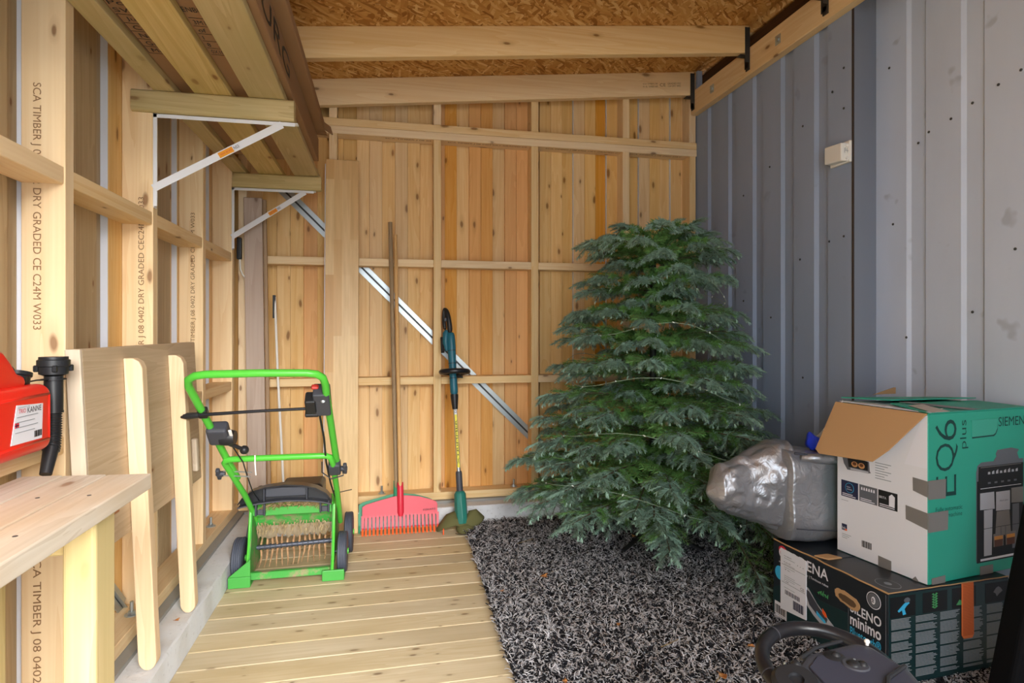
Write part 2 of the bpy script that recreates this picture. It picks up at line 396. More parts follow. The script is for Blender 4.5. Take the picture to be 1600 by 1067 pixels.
def bolt(x, y, z, par):
    mb = MB().lathe([(.022, 0), (.022, .003), (.0, .003)], (x, y, z), (0, 0, 1), 16)
    mb.lathe([(.0125, .003), (.0125, .013)], (x, y, z), (0, 0, 1), 6).lathe([(.006, .01), (.006, .045)], (x, y, z), (0, 0, 1), 8)
    build('anchor_bolt', mb, 'zinc', par, smooth=True)
for yy in (1.35, 2.27, 3.22): bolt(-.842, yy, .165, wl)
# galvanised cross brace in the bays of the left wall
mb = MB()
for dz in (-.02, .02): mb.bar((-.893, 1.98, .52+dz), (-.893, 2.34, .16+dz*.9), .004, .034, up=(0, 1, 1))
mb.bar((-.886, 1.98, .52), (-.886, 2.34, .16), .014, .003, up=(0, 1, 1))
build('wind_brace', mb, 'zinc', wl)
# ---- back wall
wk = struct('wall_back', (.6, YB, .105))
build('corner_post', MB().box(-.953, -.907, 3.6, 3.77, .05, 2.5), 'board', wk)
build('sill_membrane', MB().box(-.77, 2.0, 3.60, 3.74, .1055, .119), 'membrane', wk)
build('sill_plate', MB().box(-.806, 1.998, YB, YB+SD, .12, .165), 'pineX', wk, bevel=.002)
build('plate', MB().box(-.806, 1.998, YB, YB+SD, 2.271, 2.3155), 'pineX', wk, bevel=.003, seg=2)
build('plate', MB().box(-.806, 1.998, YB, YB+SD, 2.3165, 2.361), 'pineX', wk, bevel=.003, seg=2)
plf = Face((0, YB, 2.2705), (1, 0, 0), (0, 1, 0))
pt = [o for o in wk.children if o.name.startswith('plate')][0]
for a, b in ((0, .27), (.37, .86), (.98, 1.46), (1.54, 1.9)):
    pf = Face((a, YB+.03, 2.2706), (1, 0, 0), (0, -1, 0))
    pf.text('SCA TIMBER J 08 0402 DRY GRADED CE C24M'[:int((b-a)*70)], 0, -.012, b-a, .012, 'ink', pt)
studX = [-.7835, -.295, .305, .905, 1.505, 1.968]
for x in studX:
    build('stud', MB().box(x-ST/2, x+ST/2, YB, YB+SD, .165, 2.271), 'pineZ', wk, bevel=.0025, seg=2)
    z1 = rbot(x)+.1
    mb = MB(); a, b = x-ST/2, x+ST/2
    mb.hexa([(a, YB, 2.361), (b, YB, 2.361), (b, YB+SD, 2.361), (a, YB+SD, 2.361), (a, YB, rbot(a)+.148), (b, YB, rbot(b)+.148), (b, YB+SD, rbot(b)+.148), (a, YB+SD, rbot(a)+.148)])
    if x > -.5: build('stud', mb, 'pineZ', wk, bevel=.0025, seg=2)
for a, b in zip(studX, studX[1:]):
    for z in (1.509, .811):
        build('noggin', MB().box(a+ST/2, b-ST/2, YB+.002, YB+SD, z, z+.045), 'pineX', wk, bevel=.002)
orange = {.51, .7355}; x = -.843-.2255; i = 0
YS = YB+SD+.0005
def slopebox(x0, x1, y0, y1, z0, top=.15):
    return MB().hexa([(x0, y0, z0), (x1, y0, z0), (x1, y1, z0), (x0, y1, z0), (x0, y0, rbot(x0)+top), (x1, y0, rbot(x1)+top), (x1, y1, rbot(x1)+top), (x0, y1, rbot(x0)+top)])
while x < 2.0:
    kx_ = round(x, 4)
    m = 'board_orange' if (.45 < x < .8) else ('board_orange' if .2 < x < .3 else 'board')
    # each wide board carries a shallow milled groove: two faces with a joint between
    build('plank', slopebox(x, x+.0735, YS, YS+.022, .06), m, wk, bevel=.0012)
    build('plank', slopebox(x+.0745, x+.148, YS, YS+.022, .06), m, wk, bevel=.0012)
    build('plank', slopebox(x+.065, x+.255, YS+.0225, YS+.044, .06), 'board_orange' if (-.1 < x < 0 or 1.1 < x < 1.25 or -.4 > x > -.7) else 'board', wk)
    if x > 1.1: build('board_edge', slopebox(x-.0025, x-.0002, YS+.001, YS+.022, .06, .14), 'paint', wk)
    x += .2255
# wind brace: a long folded steel strip behind the studs
yb = YB+SD-.006
mb = MB(); P, Q = Vector((-.62, yb, 1.99)), Vector((.97, yb, .40)); up = (0, 1, 0); d = (Q-P).normalized(); pr = Vector((d.z, 0, -d.x))
for s_ in (-1, 1): mb.bar(P+pr*.018*s_, Q+pr*.018*s_, .025, .003, up=up)
w_ = build('wind_brace', mb, 'zinc', wk); w_['kind'] = 'stuff'
build('fold', MB().bar(P+Vector((0, .002, 0)), Q+Vector((0, .002, 0)), .010, .002, up=up), 'zincdark', w_)
for x in (-.02, .78): bolt(x, 3.665, .165, wk)
# ---- ceiling: osb sheets on rafters
ce = struct('ceiling', (.6, 1.6, 2.6))
for a, b in ((-.95, .04), (.045, 1.235), (1.24, 2.42), (2.425, 3.75)):
    mb = MB(); z = lambda x: rbot(x)+.151
    mb.hexa([(-1.05, a, z(-1.05)), (2.35, a, z(2.35)), (2.35, b, z(2.35)), (-1.05, b, z(-1.05)), (-1.05, a, z(-1.05)+.018), (2.35, a, z(2.35)+.018), (2.35, b, z(2.35)+.018), (-1.05, b, z(-1.05)+.018)])
    build('osb_sheet', mb, 'osb', ce)
rafters = []
for yy in (3.576, 2.972, 2.372, 1.772, 1.172, .572, -.028, -.6):
    mb = MB(); x0, x1 = (-.806 if yy > 3.5 else -1.0), 1.952
    z0 = rbot
    mb.hexa([(x0, yy, z0(x0)), (x1, yy, z0(x1)), (x1, yy+.046, z0(x1)), (x0, yy+.046, z0(x0)), (x0, yy, z0(x0)+.15), (x1, yy, z0(x1)+.15), (x1, yy+.046, z0(x1)+.15), (x0, yy+.046, z0(x0)+.15)])
    rafters.append(build('rafter', mb, 'pineX', ce, bevel=.003, seg=2))
rf = Face((1.60, 3.576, rbot(1.6)+.055), (1, 0, .1055)); rf.u = Vector((-.1055, 0, 1)).normalized()
rf.text('M  05  TIMBER 600', 0, 0, .10, .011, 'ink', rafters[0]); rf.text('SCA TIMBER J 08', 0, .016, .10, .027, 'ink', rafters[0]); rf.text('CE', .115, .004, .155, .024, 'ink', rafters[0]); rf.text('C24 DRY 0402', .17, .0, .26, .012, 'ink', rafters[0]); rf.text('GRADED 033', .17, .016, .26, .027, 'ink', rafters[0])
# ---- right wall: profiled steel sheet, bearer beam
wr = struct('wall_right', (2.0, 1.6, 0))
def sheet(name, X, ys, z0, z1, m, depth=.022):
    mb = MB()
    pts = []
    for (a, b) in ys: pts += [(a, 0), (a+.012, depth), (b-.012, depth), (b, 0)]
    return pts
prof = [(3.75, 0)]
for a, b in ((3.49, 3.395), (3.257, 3.176), (3.013, 2.92), (2.769, 2.669), (2.521, 2.430)): prof += [(a, 0), (a-.016, .014), (b+.016, .014), (b, 0)]
prof += [(2.281, 0)]
def ribsheet(name, X, prof, z0, z1, m):
    mb = MB(); n = len(prof)
    for d in (0, .0015):
        for y_, dx in prof: mb.v += [(X+dx+d, y_, z0), (X+dx+d, y_, z1)]
    o = 2*n
    for i in range(n-1):
        a = 2*i; mb.f += [(a, a+1, a+3, a+2), (o+a, o+a+2, o+a+3, o+a+1), (a, a+2, o+a+2, o+a), (a+1, o+a+1, o+a+3, a+3)]
    mb.f += [(0, o, o+1, 1), (2*n-2, 2*n-1, o+2*n-1, o+2*n-2)]
    return build(name, mb, m, wr)
ribsheet('metal_sheet', 2.0, prof, -.1, 2.66, 'sheet')
mb = MB().hexa([(2.004, 2.277, -.1), (2.215, 2.371, -.1), (2.213, 2.375, -.1), (2.002, 2.281, -.1), (2.004, 2.277, 2.66), (2.215, 2.371, 2.66), (2.213, 2.375, 2.66), (2.002, 2.281, 2.66)])
build('corner_flashing', mb, mat('darker_grey_sheet', (132, 138, 150), .45), wr)
mb = MB().box(1.9975, 2.0045, 2.274, 2.281, -.05, 2.6); build('rusty_joint', mb, mat('dark_rusty_joint', (62, 50, 44), .8), wr)
prof2 = [(2.345, 0), (2.2, 0)]; y = 2.12
prof2 = [(2.366, 0)]
y = 2.20
while y > -.7: prof2 += [(y, 0), (y-.014, .012), (y-.081, .012), (y-.095, 0)]; y -= .252
prof2 += [(-.9, 0)]
ribsheet('pale_metal_sheet', 2.20, prof2, -.1, 2.9, 'sheetwhite')
build('beam', MB().box(1.954, 1.9995, -.9, 3.62, 2.535, 2.683), 'pineY', wr, bevel=.003, seg=2)
build('dark_board', MB().box(2.03, 2.075, 2.3, 3.70, 2.60, 2.80), 'darkwood', wr)
build('dark_board', MB().box(2.14, 2.19, -.9, 3.70, 2.70, 2.90), 'darkwood', wr)
build('corner_strip', MB().box(1.962, 1.995, 3.55, 3.572, 2.684, 2.80), 'sheet', wr)
for yy in (2.727, 3.359):
    mb = MB().box(1.9515, 1.954, yy-.02, yy+.02, 2.585, 2.632).lathe([(.011, 0), (.011, .006), (.0, .006)], (1.9515, yy, 2.608), (-1, 0, 0), 6)
    build('bolt_plate', mb, 'zinc', wr)
sp = MB()
for (u_, z_) in [(2.42, 1.54), (2.33, 1.55), (2.40, 2.22), (2.33, 2.12), (2.62, 1.48), (2.60, 2.13), (2.33, 2.30), (2.86, 2.0), (3.1, 1.9), (2.85, 1.2), (2.6, .9), (3.1, 1.3)]:
    sp.lathe([(.0055, 0), (.0055, .002), (.003, .004)], (2.0, u_, z_), (-1, 0, 0), 8)
for (u_, z_) in [(2.29, 2.30), (2.14, 1.92), (1.99, 1.97), (1.90, 2.0), (1.80, 2.03), (2.09, 1.95), (1.72, 2.05), (1.60, 2.06), (2.27, 1.60), (1.74, 1.42), (1.62, 1.43), (1.9, 1.2), (2.2, 1.1), (1.6, .95)]:
    sp.lathe([(.0055, 0), (.0055, .002), (.003, .004)], (2.20, u_, z_), (-1, 0, 0), 8)
s_ = build('screw_heads', sp, 'zincdark', wr); s_['kind'] = 'stuff'
for yy in (3.576, 2.972, 2.372):
    mb = MB().box(1.9485, 1.9535, yy+.005, yy+.040, 2.575, 2.80).box(1.925, 1.9535, yy-.004, yy-.001, 2.60, 2.79).box(1.9485, 1.9535, yy-.004, yy+.03, 2.56, 2.60)
    mb.box(1.90, 1.954, yy+.003, yy+.043, rbot(1.93)-.012, rbot(1.93)-.009)
    build('joist_hanger', mb, 'zincdark', wr)

# ---- unseen front wall behind the camera, added to block daylight right of the opening
wf = struct('unseen_wall_front', (1.7, -.9, 0))
for i in range(9):
    build('plank', MB().box(1.05+i*.14, 1.05+i*.14+.137, -.935, -.913, -.1, 2.66), 'board', wf)
build('header', MB().box(-.9, 2.15, -.912, -.86, 2.28, 2.56), 'pineX', wf)
# ================================================================ SHELF ON BRACKETS
def bracket(Y, xr, lab):
    th = thing('shelf_bracket', lab, 'shelf bracket', (XL+.01, Y, 1.57), 'white steel shelf brackets')
    z = 1.898
    mb = MB().box(XL+.0005, XL+.004, Y-.010, Y+.018, 1.565, z).box(XL+.0005, XL+.014, Y-.012, Y-.0095, 1.57, z)
    build('wall_bar', mb, 'whitemetal', th, bevel=.0012)
    mb = MB().box(XL+.0005, xr, Y-.010, Y+.018, z-.0035, z).box(XL+.0005, xr-.01, Y-.012, Y-.0095, z-.014, z)
    build('top_arm', mb, 'whitemetal', th, bevel=.0012)
    a, b = Vector((XL+.002, Y-.0135, 1.632)), Vector((xr-.055, Y-.0135, z-.010))
    d = (b-a).normalized(); up = Vector((-d.z, 0, d.x)); mb = MB()
    mb.bar(a, b, .0025, .027, up=up).bar(a+up*.012+Vector((0, .008, 0)), b+up*.012+Vector((0, .008, 0)), .018, .0025, up=up)
    br = build('brace', mb, 'whitemetal', th, bevel=.0008)
    L = (b-a).length; f = Face(a+Vector((0, -.0014, 0))-up*.0125, d, up)
    f.rect(L*.50, .002, L*.61, .022, 'stickor', br, 'sticker'); f.rect(L*.61, .003, L*.665, .022, 'paperwhite', br, 'sticker')
    f.text('NS3', L*.617, .007, L*.655, .018, 'inkdark', br); f.text('MAX 60 KG', L*.515, .009, L*.6, .015, 'rakered', br)
    for x in (xr-.02, xr-.1): pass
    for zz in (1.58, 1.87): build('screw', MB().lathe([(.005, 0), (.005, .002), (.002, .003)], (XL+.004, Y+.004, zz), (1, 0, 0), 8), 'zincdark', th)
    return th
bracket(2.366, -.317, 'white steel shelf bracket with orange sticker under the nearer end of the shelf')
bracket(3.486, -.375, 'white steel shelf bracket at the far end, partly behind the grey leaning plank')
def ledger(y0, y1, x0, x1, z0, z1, lab):
    n = 5; pr = []
    r = .012
    for cx, cz, a0 in ((y1-r, z1-r, 0), (y0+r, z1-r, 90), (y0+r, z0+r, 180), (y1-r, z0+r, 270)):
        for i in range(n): a = math.radians(a0+90*i/(n-1)); pr.append((cx+r*math.cos(a), cz+r*math.sin(a)))
    mb = MB().prism(pr, (x0, 0, 0), (0, 1, 0), (0, 0, 1), 0, x1-x0)
    o = build('shelf_crossbar', mb, 'treatedX', None, smooth=True); origin_to_base(o)
    return tag(o, lab, 'timber', 'rounded crossbars under the shelf')
ledger(2.34, 2.388, -.872, -.329, 1.9, 1.978, 'rounded green-treated crossbar with a big knot, on the nearer white bracket')
ledger(3.465, 3.508, -.800, -.345, 1.9, 1.978, 'rounded crossbar on the far bracket near the back wall')
for i, (x0, x1, lab) in enumerate(((-.868, -.733, 'shelf plank seen from below, closest to the left wall'), (-.670, -.545, 'shelf plank seen from below, middle one of the three'), (-.488, -.361, 'yellowish shelf plank seen from below, outermost from the left wall'))):
    o = build('shelf_plank', MB().box(x0 if i else -.80, x1, .7, 3.58, 1.9785, 2.0065), 'treatedY', None, bevel=.003, seg=2)
    if i == 0:
        bpy.data.objects.remove(o); o = build('shelf_plank', MB().box(x0, x1, 2.02-.75, 2.352, 1.9785, 2.0065).box(-.803, x1, 2.352, 3.58, 1.9785, 2.0065).box(-.803, x1, .7, 1.27, 1.9785, 2.0065), 'treatedY', None)
        bpy.data.objects.remove(o)
        o = build('shelf_plank', MB().box(-.803, x1, .7, 3.58, 1.9785, 2.0065), 'treatedY', None, bevel=.003, seg=2)
        # a strip between the studs fills the bay the plank leans into
    origin_to_base(o); tag(o, lab, 'plank', 'planks of the overhead shelf')
# long flat cartons lying on the planks
def carton(x0, x1, y0, y1, z0, z1, lab):
    th = thing('long_carton', lab, 'carton', ((x0+x1)/2, (y0+y1)/2, z0), 'flat-pack cartons on the overhead shelf')
    build('body', MB().box(x0, x1, y0, y1, z0, z1), 'carton', th, bevel=.003)
    return th
c1 = carton(-.800, -.570, .8, 3.22, 2.0075, 2.10, 'brown carton on the overhead shelf against the left wall, printed table of words below')
f = Face((-.570, 0, 2.0072), (-1, 0, 0), (0, 1, 0)); 
def under(par, xa, xb, yc, h, s, m='inkdark'):
    # writing on an underside, read from below with the head towards the wall
    f = Face((0, 0, 2.0073), (1, 0, 0), (0, -1, 0)); f.text(s, xa, -yc-h/2, xb, -yc+h/2, m, par)
for s, y in (('JULA', 1.765), ('Port', 1.80), ('SWE', 1.84)): under(c1, -.728, -.672+.02, y, .024, s)
fr = Face((0, 0, 2.0073), (1, 0, 0), (0, -1, 0))
for i, s in enumerate(('Jula', 'Cat', 'Net', 'Gro', 'Mea')):
    y = 1.89+i*.048; under(c1, -.715, -.668, y, .026, s)
    fr.rect(-.73, -y-.025, -.60, -y-.0235, 'inkdark', c1)
fr.rect(-.73, -1.866, -.60, -1.8645, 'inkdark', c1); fr.rect(-.731, -2.107, -.7295, -1.866, 'inkdark', c1)
c2 = carton(-.568, -.339, .8, 3.275, 2.0075, 2.125, 'brown carton on the outer shelf plank with a dark printed side')
for s, y in (('ENBU', 1.80),): under(c2, -.545, -.492, y, .026, s)
for i, s in enumerate(('3M13', 'of  3', '1   6', '8   X', '0X100')):
    y = 1.87+i*.046; under(c2, -.535, -.490, y, .024, s); fr.rect(-.541, -y-.024, -.486, -y-.0225, 'inkdark', c2)
fr.rect(-.541, -1.847, -.486, -1.8455, 'inkdark', c2)
fs = Face((-.3388, 0, 2.01), (0, 1, 0)); fs.text('ENBURG', 1.3, .022, 2.3, .095, 'inkdark', c2)
c3 = carton(-.575, -.295, 1.0, 3.13, 2.1265, 2.166, 'upper brown carton overhanging the shelf edge, its end flap crumpled')
fl_ = MB(); 
for k, (a, b, dz) in enumerate(((0, .055, .001), (.05, .10, .004))):
    fl_.hexa([(-.40, 3.13+a, 2.127), (-.296, 3.13+a, 2.127), (-.290, 3.13+b, 2.127+dz), (-.41, 3.13+b, 2.127+dz*2), (-.40, 3.13+a, 2.13), (-.296, 3.13+a, 2.13), (-.290, 3.13+b, 2.13+dz), (-.41, 3.13+b, 2.13+dz*2)])
build('end_flap', fl_, 'carton', c3)
build('end_flap', MB().hexa([(-.298, 3.13, 2.13), (-.295, 3.13, 2.13), (-.262, 3.22, 2.135), (-.266, 3.225, 2.135), (-.298, 3.13, 2.166), (-.295, 3.13, 2.166), (-.272, 3.20, 2.168), (-.275, 3.205, 2.168)]), 'carton', c3)
# ================================================================ LEANING BOARDS
def leaner(name, m, x0, x1, y0, z0, y1, z1, th_, lab, cat, dx=0, bev=.002, group=None):
    mb = MB().hexa([(x0, y0, z0), (x1, y0, z0), (x1, y0+th_, z0), (x0, y0+th_, z0), (x0+dx, y1, z1), (x1+dx, y1, z1), (x1+dx, y1+th_, z1), (x0+dx, y1+th_, z1)])
    o = build(name, mb, m, None, bevel=bev); origin_to_base(o); return tag(o, lab, cat, group)
leaner('birch_board', 'birch', -.333, -.149, 3.472, .0006, 3.597, 2.112, .022, 'tall glued birch board leaning on the back wall beside the rakes', 'board')
bo = bpy.data.objects['birch_board']
build('board_edge_strip', MB().hexa([(-.337, 3.474, .001), (-.3335, 3.474, .001), (-.3335, 3.494, .001), (-.337, 3.494, .001), (-.337, 3.5977, 2.085), (-.3335, 3.5977, 2.085), (-.3335, 3.6177, 2.085), (-.337, 3.6177, 2.085)]), 'paperwhite', bo)
leaner('grey_plank', 'greyplank', -.735, -.640, 3.535, .1056, 3.573, 1.868, .018, 'narrow grey-washed plank leaning in the back left corner', 'plank', dx=-.032)
leaner('brown_plank', 'greyplank2', -.636, -.618, 3.545, .1056, 3.583, 1.862, .018, 'thin brown plank edge leaning right beside the grey-washed plank', 'plank', dx=-.034)
# white cable in the corner with black plug
th = thing('power_cable', 'white cable with black connector hanging in the back left corner', 'cable', (-.80, 3.56, 1.40))
mb = MB(); pts = [(-.785, 3.59, 1.515)]
pts = [(-.789, 3.585, 1.53), (-.787, 3.585, 1.50), (-.785, 3.58, 1.47), (-.772, 3.575, 1.44), (-.750, 3.575, 1.415), (-.72, 3.592, 1.39), (-.69, 3.60, 1.38)]
build('cord', mb.tube(pts, .0045, 8), 'white', th, smooth=True)
build('plug', MB().box(-.803, -.777, 3.566, 3.590, 1.525, 1.645), 'black', th, bevel=.006, seg=3)
th = thing('cable_conduit', 'thin white conduit with black clip standing behind the green scarifier', 'cable', (-.56, 3.50, .0))
mb = MB().tube([(-.607, 3.592, 1.32), (-.590, 3.58, .9), (-.567, 3.56, .5), (-.545, 3.545, .108)], .0065, 8)
build('tube', mb, 'white', th, smooth=True)
build('clip', MB().box(-.618, -.602, 3.585, 3.597, 1.20, 1.33), 'black', th, bevel=.002)
# ================================================================ RAKES
def rake(dx, dy, m, tipm, lab, pole_top, pole_m, pr_, cat='rake', full=True):
    th = thing('plastic_rake', lab, cat, (.085+dx, 3.44+dy, 0), None)
    # head: curved fan, profile in (x, along the lean)
    def P(x, s, off=0):
        z = s*.975; y = 3.435+dy+.20*s+off
        return (x+dx, y, z+.002)
    top = [(-.125, .148), (-.105, .160), (-.06, .172), (.0, .186), (.045, .196), (.085, .20), (.125, .199), (.19, .19), (.25, .172), (.283, .158), (.291, .146)]
    low = .095
    mb = MB(); k = len(top)
    for off in (0, .004):
        for x, s in top: mb.v.append(P(x, s, off))
        for x, s in top: mb.v.append(P(x, low-.006*abs(x-.085)/.2, off))
    for i in range(k-1):
        mb.f += [(i, i+1, k+i+1, k+i), (2*k+i, 3*k+i, 3*k+i+1, 2*k+i+1), (i, 2*k+i, 2*k+i+1, i+1), (k+i, k+i+1, 3*k+i+1, 3*k+i)]
    mb.f += [(0, k, 3*k, 2*k), (k-1, 3*k-1, 4*k-1, 2*k-1)]
    build('head', mb, m, th, smooth=True)
    n = 21
    for i in range(n):
        x = -.125+i*.416/(n-1)+(.003 if i == 0 else 0)
        w0, w1 = .0076, .0046
        mb = MB()
        a = [(x-w0, low+.004), (x+w0, low+.004), (x+w1+.001, .035), (x+w1, .0)]
        q = [P(x-w0, low+.004, 0), P(x+w0, low+.004, 0), P(x+w0, low+.004, .004), P(x-w0, low+.004, .004), P(x-w1-.001, .035, -.004), P(x+w1+.001, .035, -.004), P(x+w1+.001, .035, .002), P(x-w1-.001, .035, .002)]
        mb.hexa(q)
        mb.hexa([P(x-w1-.001, .035, -.004), P(x+w1+.001, .035, -.004), P(x+w1+.001, .035, .002), P(x-w1-.001, .035, .002), P(x-w1, .002, -.028), P(x+w1, .002, -.028), P(x+w1, .002, -.022), P(x-w1, .002, -.022)])
        t_ = build('tine', mb, m, th)
        if full: build('tip', MB().hexa([P(x-w1-.0014, .030, -.0085), P(x+w1+.0014, .030, -.0085), P(x+w1+.0014, .030, .003), P(x-w1-.0014, .030, .003), P(x-w1-.0006, .0005, -.030), P(x+w1+.0006, .0005, -.030), P(x+w1+.0006, .0005, -.021), P(x-w1-.0006, .0005, -.021)]), tipm, t_)
    a, b = Vector(P(.085, .09, -.006)), Vector(P(.083, .275, -.004))
    mb = MB().tube([a, a+(b-a)*.12, a+(b-a)*.6, b], [.012, .018, .0185, .0175], 14)
    build('socket', mb, m, th, smooth=True)
    t0 = Vector(P(.084, .20, -.004))
    pole = MB().tube([t0, Vector(pole_top)], [pr_, pr_*.92], 12)
    build('handle', pole, pole_m, th, smooth=True)
    return th
rk = rake(0, 0, 'rakered', 'orange', 'red plastic leaf rake with a light wooden handle leaning on the back wall', (.058, 3.606, 1.692), 'handle', .0118)
f = Face((0, 3.43, 0), (1, 0, 0)); hd = rk.children[0]
Face(Vector((.18, 3.4545, .108)), (1, 0, .05), (0, .2, .975)).text('FISKARS', .03, .0, .10, .010, 'inkdark', rk, lift=.0012)
rake(-.020, .048, 'rakegreen', 'rakegreen', 'green rake behind the red one, with a weathered grey-brown handle', (.028, 3.608, 1.765), 'oldhandle', .0135, full=False)
# ================================================================ STRING TRIMMER
th = thing('grass_trimmer', 'teal cordless grass trimmer with black loop grip leaning on the back wall', 'grass trimmer', (.40, 3.38, .0))
A, B = Vector((.420, 3.405, .10)), Vector((.372, 3.575, 1.24))
def S(t, o=(0, 0, 0)): return A+(B-A)*t+Vector(o)
D = (B-A).normalized()
build('shaft', MB().tube([S(.05), S(.58)], .0115, 14), 'alu', th, smooth=True)
build('shaft_collar', MB().tube([S(.085), S(.10), S(.19), S(.2)], [.017, .0185, .0185, .016], 14), 'charcoal', th, smooth=True)
build('shaft_sleeve', MB().tube([S(.505), S(.52), S(.57), S(.58)], [.016, .0175, .023, .023], 14), 'black', th, smooth=True)
build('body', MB().tube([S(.575), S(.60), S(.66), S(.70), S(.78), S(.86), S(.90)], [.023, .024, .0225, .022, .024, .027, .022], 14), 'trimmer', th, smooth=True, sub=1)
for t_ in (.66, .735, .80): build('seam_ring', MB().tube([S(t_), S(t_+.003)], .0248, 14), 'black', th, smooth=True)
mb = MB().tube([S(.80, (-.028, .0, 0)), S(.84, (-.034, 0, 0)), S(.89, (-.03, 0, 0)), S(.905, (-.02, 0, 0))], [.008, .018, .018, .012], 10)
build('battery_mount', mb, 'trimmer', th, smooth=True)
build('battery', MB().tube([S(.79, (-.052, .01, 0)), S(.87, (-.052, .01, 0))], .010, 8), 'black', th, smooth=True)
# rear grip: a closed black loop
lp = [S(.89, (-.004, -.01, 0)), S(.93, (-.006, -.018, 0)), S(.975, (-.010, -.018, 0)), S(1.01, (-.018, -.008, 0)), S(1.02, (-.026, .004, 0)), S(1.0, (-.033, .010, 0)), S(.95, (-.036, .010, 0)), S(.905, (-.030, .006, 0))]
build('rear_grip', MB().tube(lp, [.018, .0165, .016, .015, .014, .012, .0115, .014], 10), 'black', th, smooth=True, sub=1)
build('trigger', MB().box(.337, .352, 3.535, 3.546, 1.185, 1.205), 'charcoal', th, bevel=.003)
rc = S(.695, (.006, -.02, 0)); mb = MB()
ring = [rc+Vector((.077*math.cos(a), -.055*math.sin(a)-.02, .010*math.sin(a))) for a in [2*PI*i/24 for i in range(24)]]
build('loop_handle', mb.tube(ring, .0155, 10, closed=True), 'blackgloss', th, smooth=True)
build('handle_clamp', MB().tube([rc+Vector((.0, .02, -.022)), rc+Vector((.034, -.0, -.022))], [.012, .010], 8).tube([rc+Vector((.022, .01, -.03)), rc+Vector((.050, .01, -.030))], .009, 8), 'black', th, smooth=True)
fz = Face(S(.22)+Vector((-.011, -.0125, 0)), (1, 0, 0), D)
fz.rect(.004, 0, .018, .30, mat('yellow_sticker', (236, 222, 60), .5), th, 'sticker', lift=.001)
fz.rect(.004, .30, .018, .37, 'paperwhite', th, 'sticker', lift=.001)
fz.text('XTRIMMER', .006, .02, .016, .27, 'inkdark', th, turn=90, lift=.0018); fz.text('DUR', .006, .31, .016, .36, 'inkdark', th, turn=90, lift=.0018)
hd = [S(-.050, (.0, -.022, 0)), S(-.02, (0, -.012, 0)), S(.03), S(.09), S(.105)]
build('motor_head', MB().tube(hd, [.033, .036, .036, .034, .024], 8), 'trimgreen', th, smooth=True, bevel=.002)
# guard: a fan-shaped plastic skirt around the head
mb = MB(); c = Vector((.425, 3.40, .055)); nseg = 14; top = []; bot = []
for i in range(nseg+1):
    a = math.radians(-5-200*i/nseg); r = .125-.045*math.sin(PI*i/nseg)+(.03 if 8 < i else 0)
    top.append(c+Vector((.036*math.cos(a), .03*math.sin(a), .055-.04*max(0, -math.sin(a))**2)))
    bot.append(c+Vector((r*math.cos(a), .62*r*math.sin(a), [.02, .005, -.005, -.01, -.012, -.012, -.008, -.004, 0, -.004, -.015, -.028, -.038, -.042, -.042][i])))
for k in range(nseg+1):
    mid = (top[k]+bot[k])/2+Vector((0, 0, .026 if (i_ := abs(k-nseg/2)) > 3 else .008)); mb.v += [tuple(top[k]), tuple(mid), tuple(bot[k]), tuple(bot[k]-Vector((0, 0, .012)))]
for k in range(nseg):
    for j in range(3): mb.f.append((4*k+j, 4*k+j+1, 4*k+j+5, 4*k+j+4))
build('guard', mb, 'grassy', th, smooth='all', solid=.004)
build('cutting_spool', MB().lathe([(.02, .0), (.046, .006), (.05, .02), (.045, .035), (.02, .05)], (.438, 3.37, .002), (0, -.05, 1), 20), 'grassy', th, smooth=True)
wr_ = [Vector((.44, 3.36, .006))+Vector((.062*math.cos(a), .05*math.sin(a), 0)) for a in [math.radians(200+i*14) for i in range(12)]]
build('wire_guard', MB().tube(wr_, .0018, 6), 'zincdark', th, smooth=True)
build('flag', MB().box(.312, .318, 3.345, 3.350, .002, .035), 'orange', th)
# ================================================================ SCARIFIER
sc = thing('lawn_scarifier', 'green push scarifier with raised black flap and tubular handle on the deck', 'lawn scarifier', (-.42, 3.0, 0))
XLp, XRp = -.595, -.240
def plate(x, s, nm):
    pts = [(2.835, .012), (2.835, .05), (2.875, .10), (2.905, .17), (2.925, .26), (2.94, .315), (3.02, .335), (3.14, .30), (3.27, .22), (3.30, .10), (3.24, .05), (3.10, .03), (2.90, .012)]
    mb = MB().prism(pts, (x-.003, 0, 0), (0, 1, 0), (0, 0, 1), 0, .006)
    p = build(nm, mb, 'greendirty' if s < 0 else 'greenbody', sc, bevel=.0015)
    # rolled outer rim
    rim = [(x+s*.006, a, b) for a, b in pts[1:9]]
    build('rim', MB().tube(rim, .006, 8), 'green', p, smooth=True)
    return p
pl = plate(XLp, -1, 'side_plate'); prr = plate(XRp, 1, 'side_plate')
def skid(x0, x1, par):
    mb = MB().box(x0, x1, 2.828, 2.842, .002, .050).box(x0, x1, 2.842, 2.93, .002, .010)
    if x0 < -.5: mb.prism([(x0, .050), (x1, .050), (x1 if x1 < -.5 else x0, .125)], (0, 2.830, 0), (1, 0, 0), (0, 0, 1), -.008, 0)
    build('skid', mb, 'greenbody', par, bevel=.003, seg=2)
skid(-.672, -.580, pl); skid(-.278, -.182, prr)
build('front_bar', MB().box(XLp+.004, XRp-.004, 2.862, 2.888, .020, .052), 'greendirty', sc, bevel=.003)
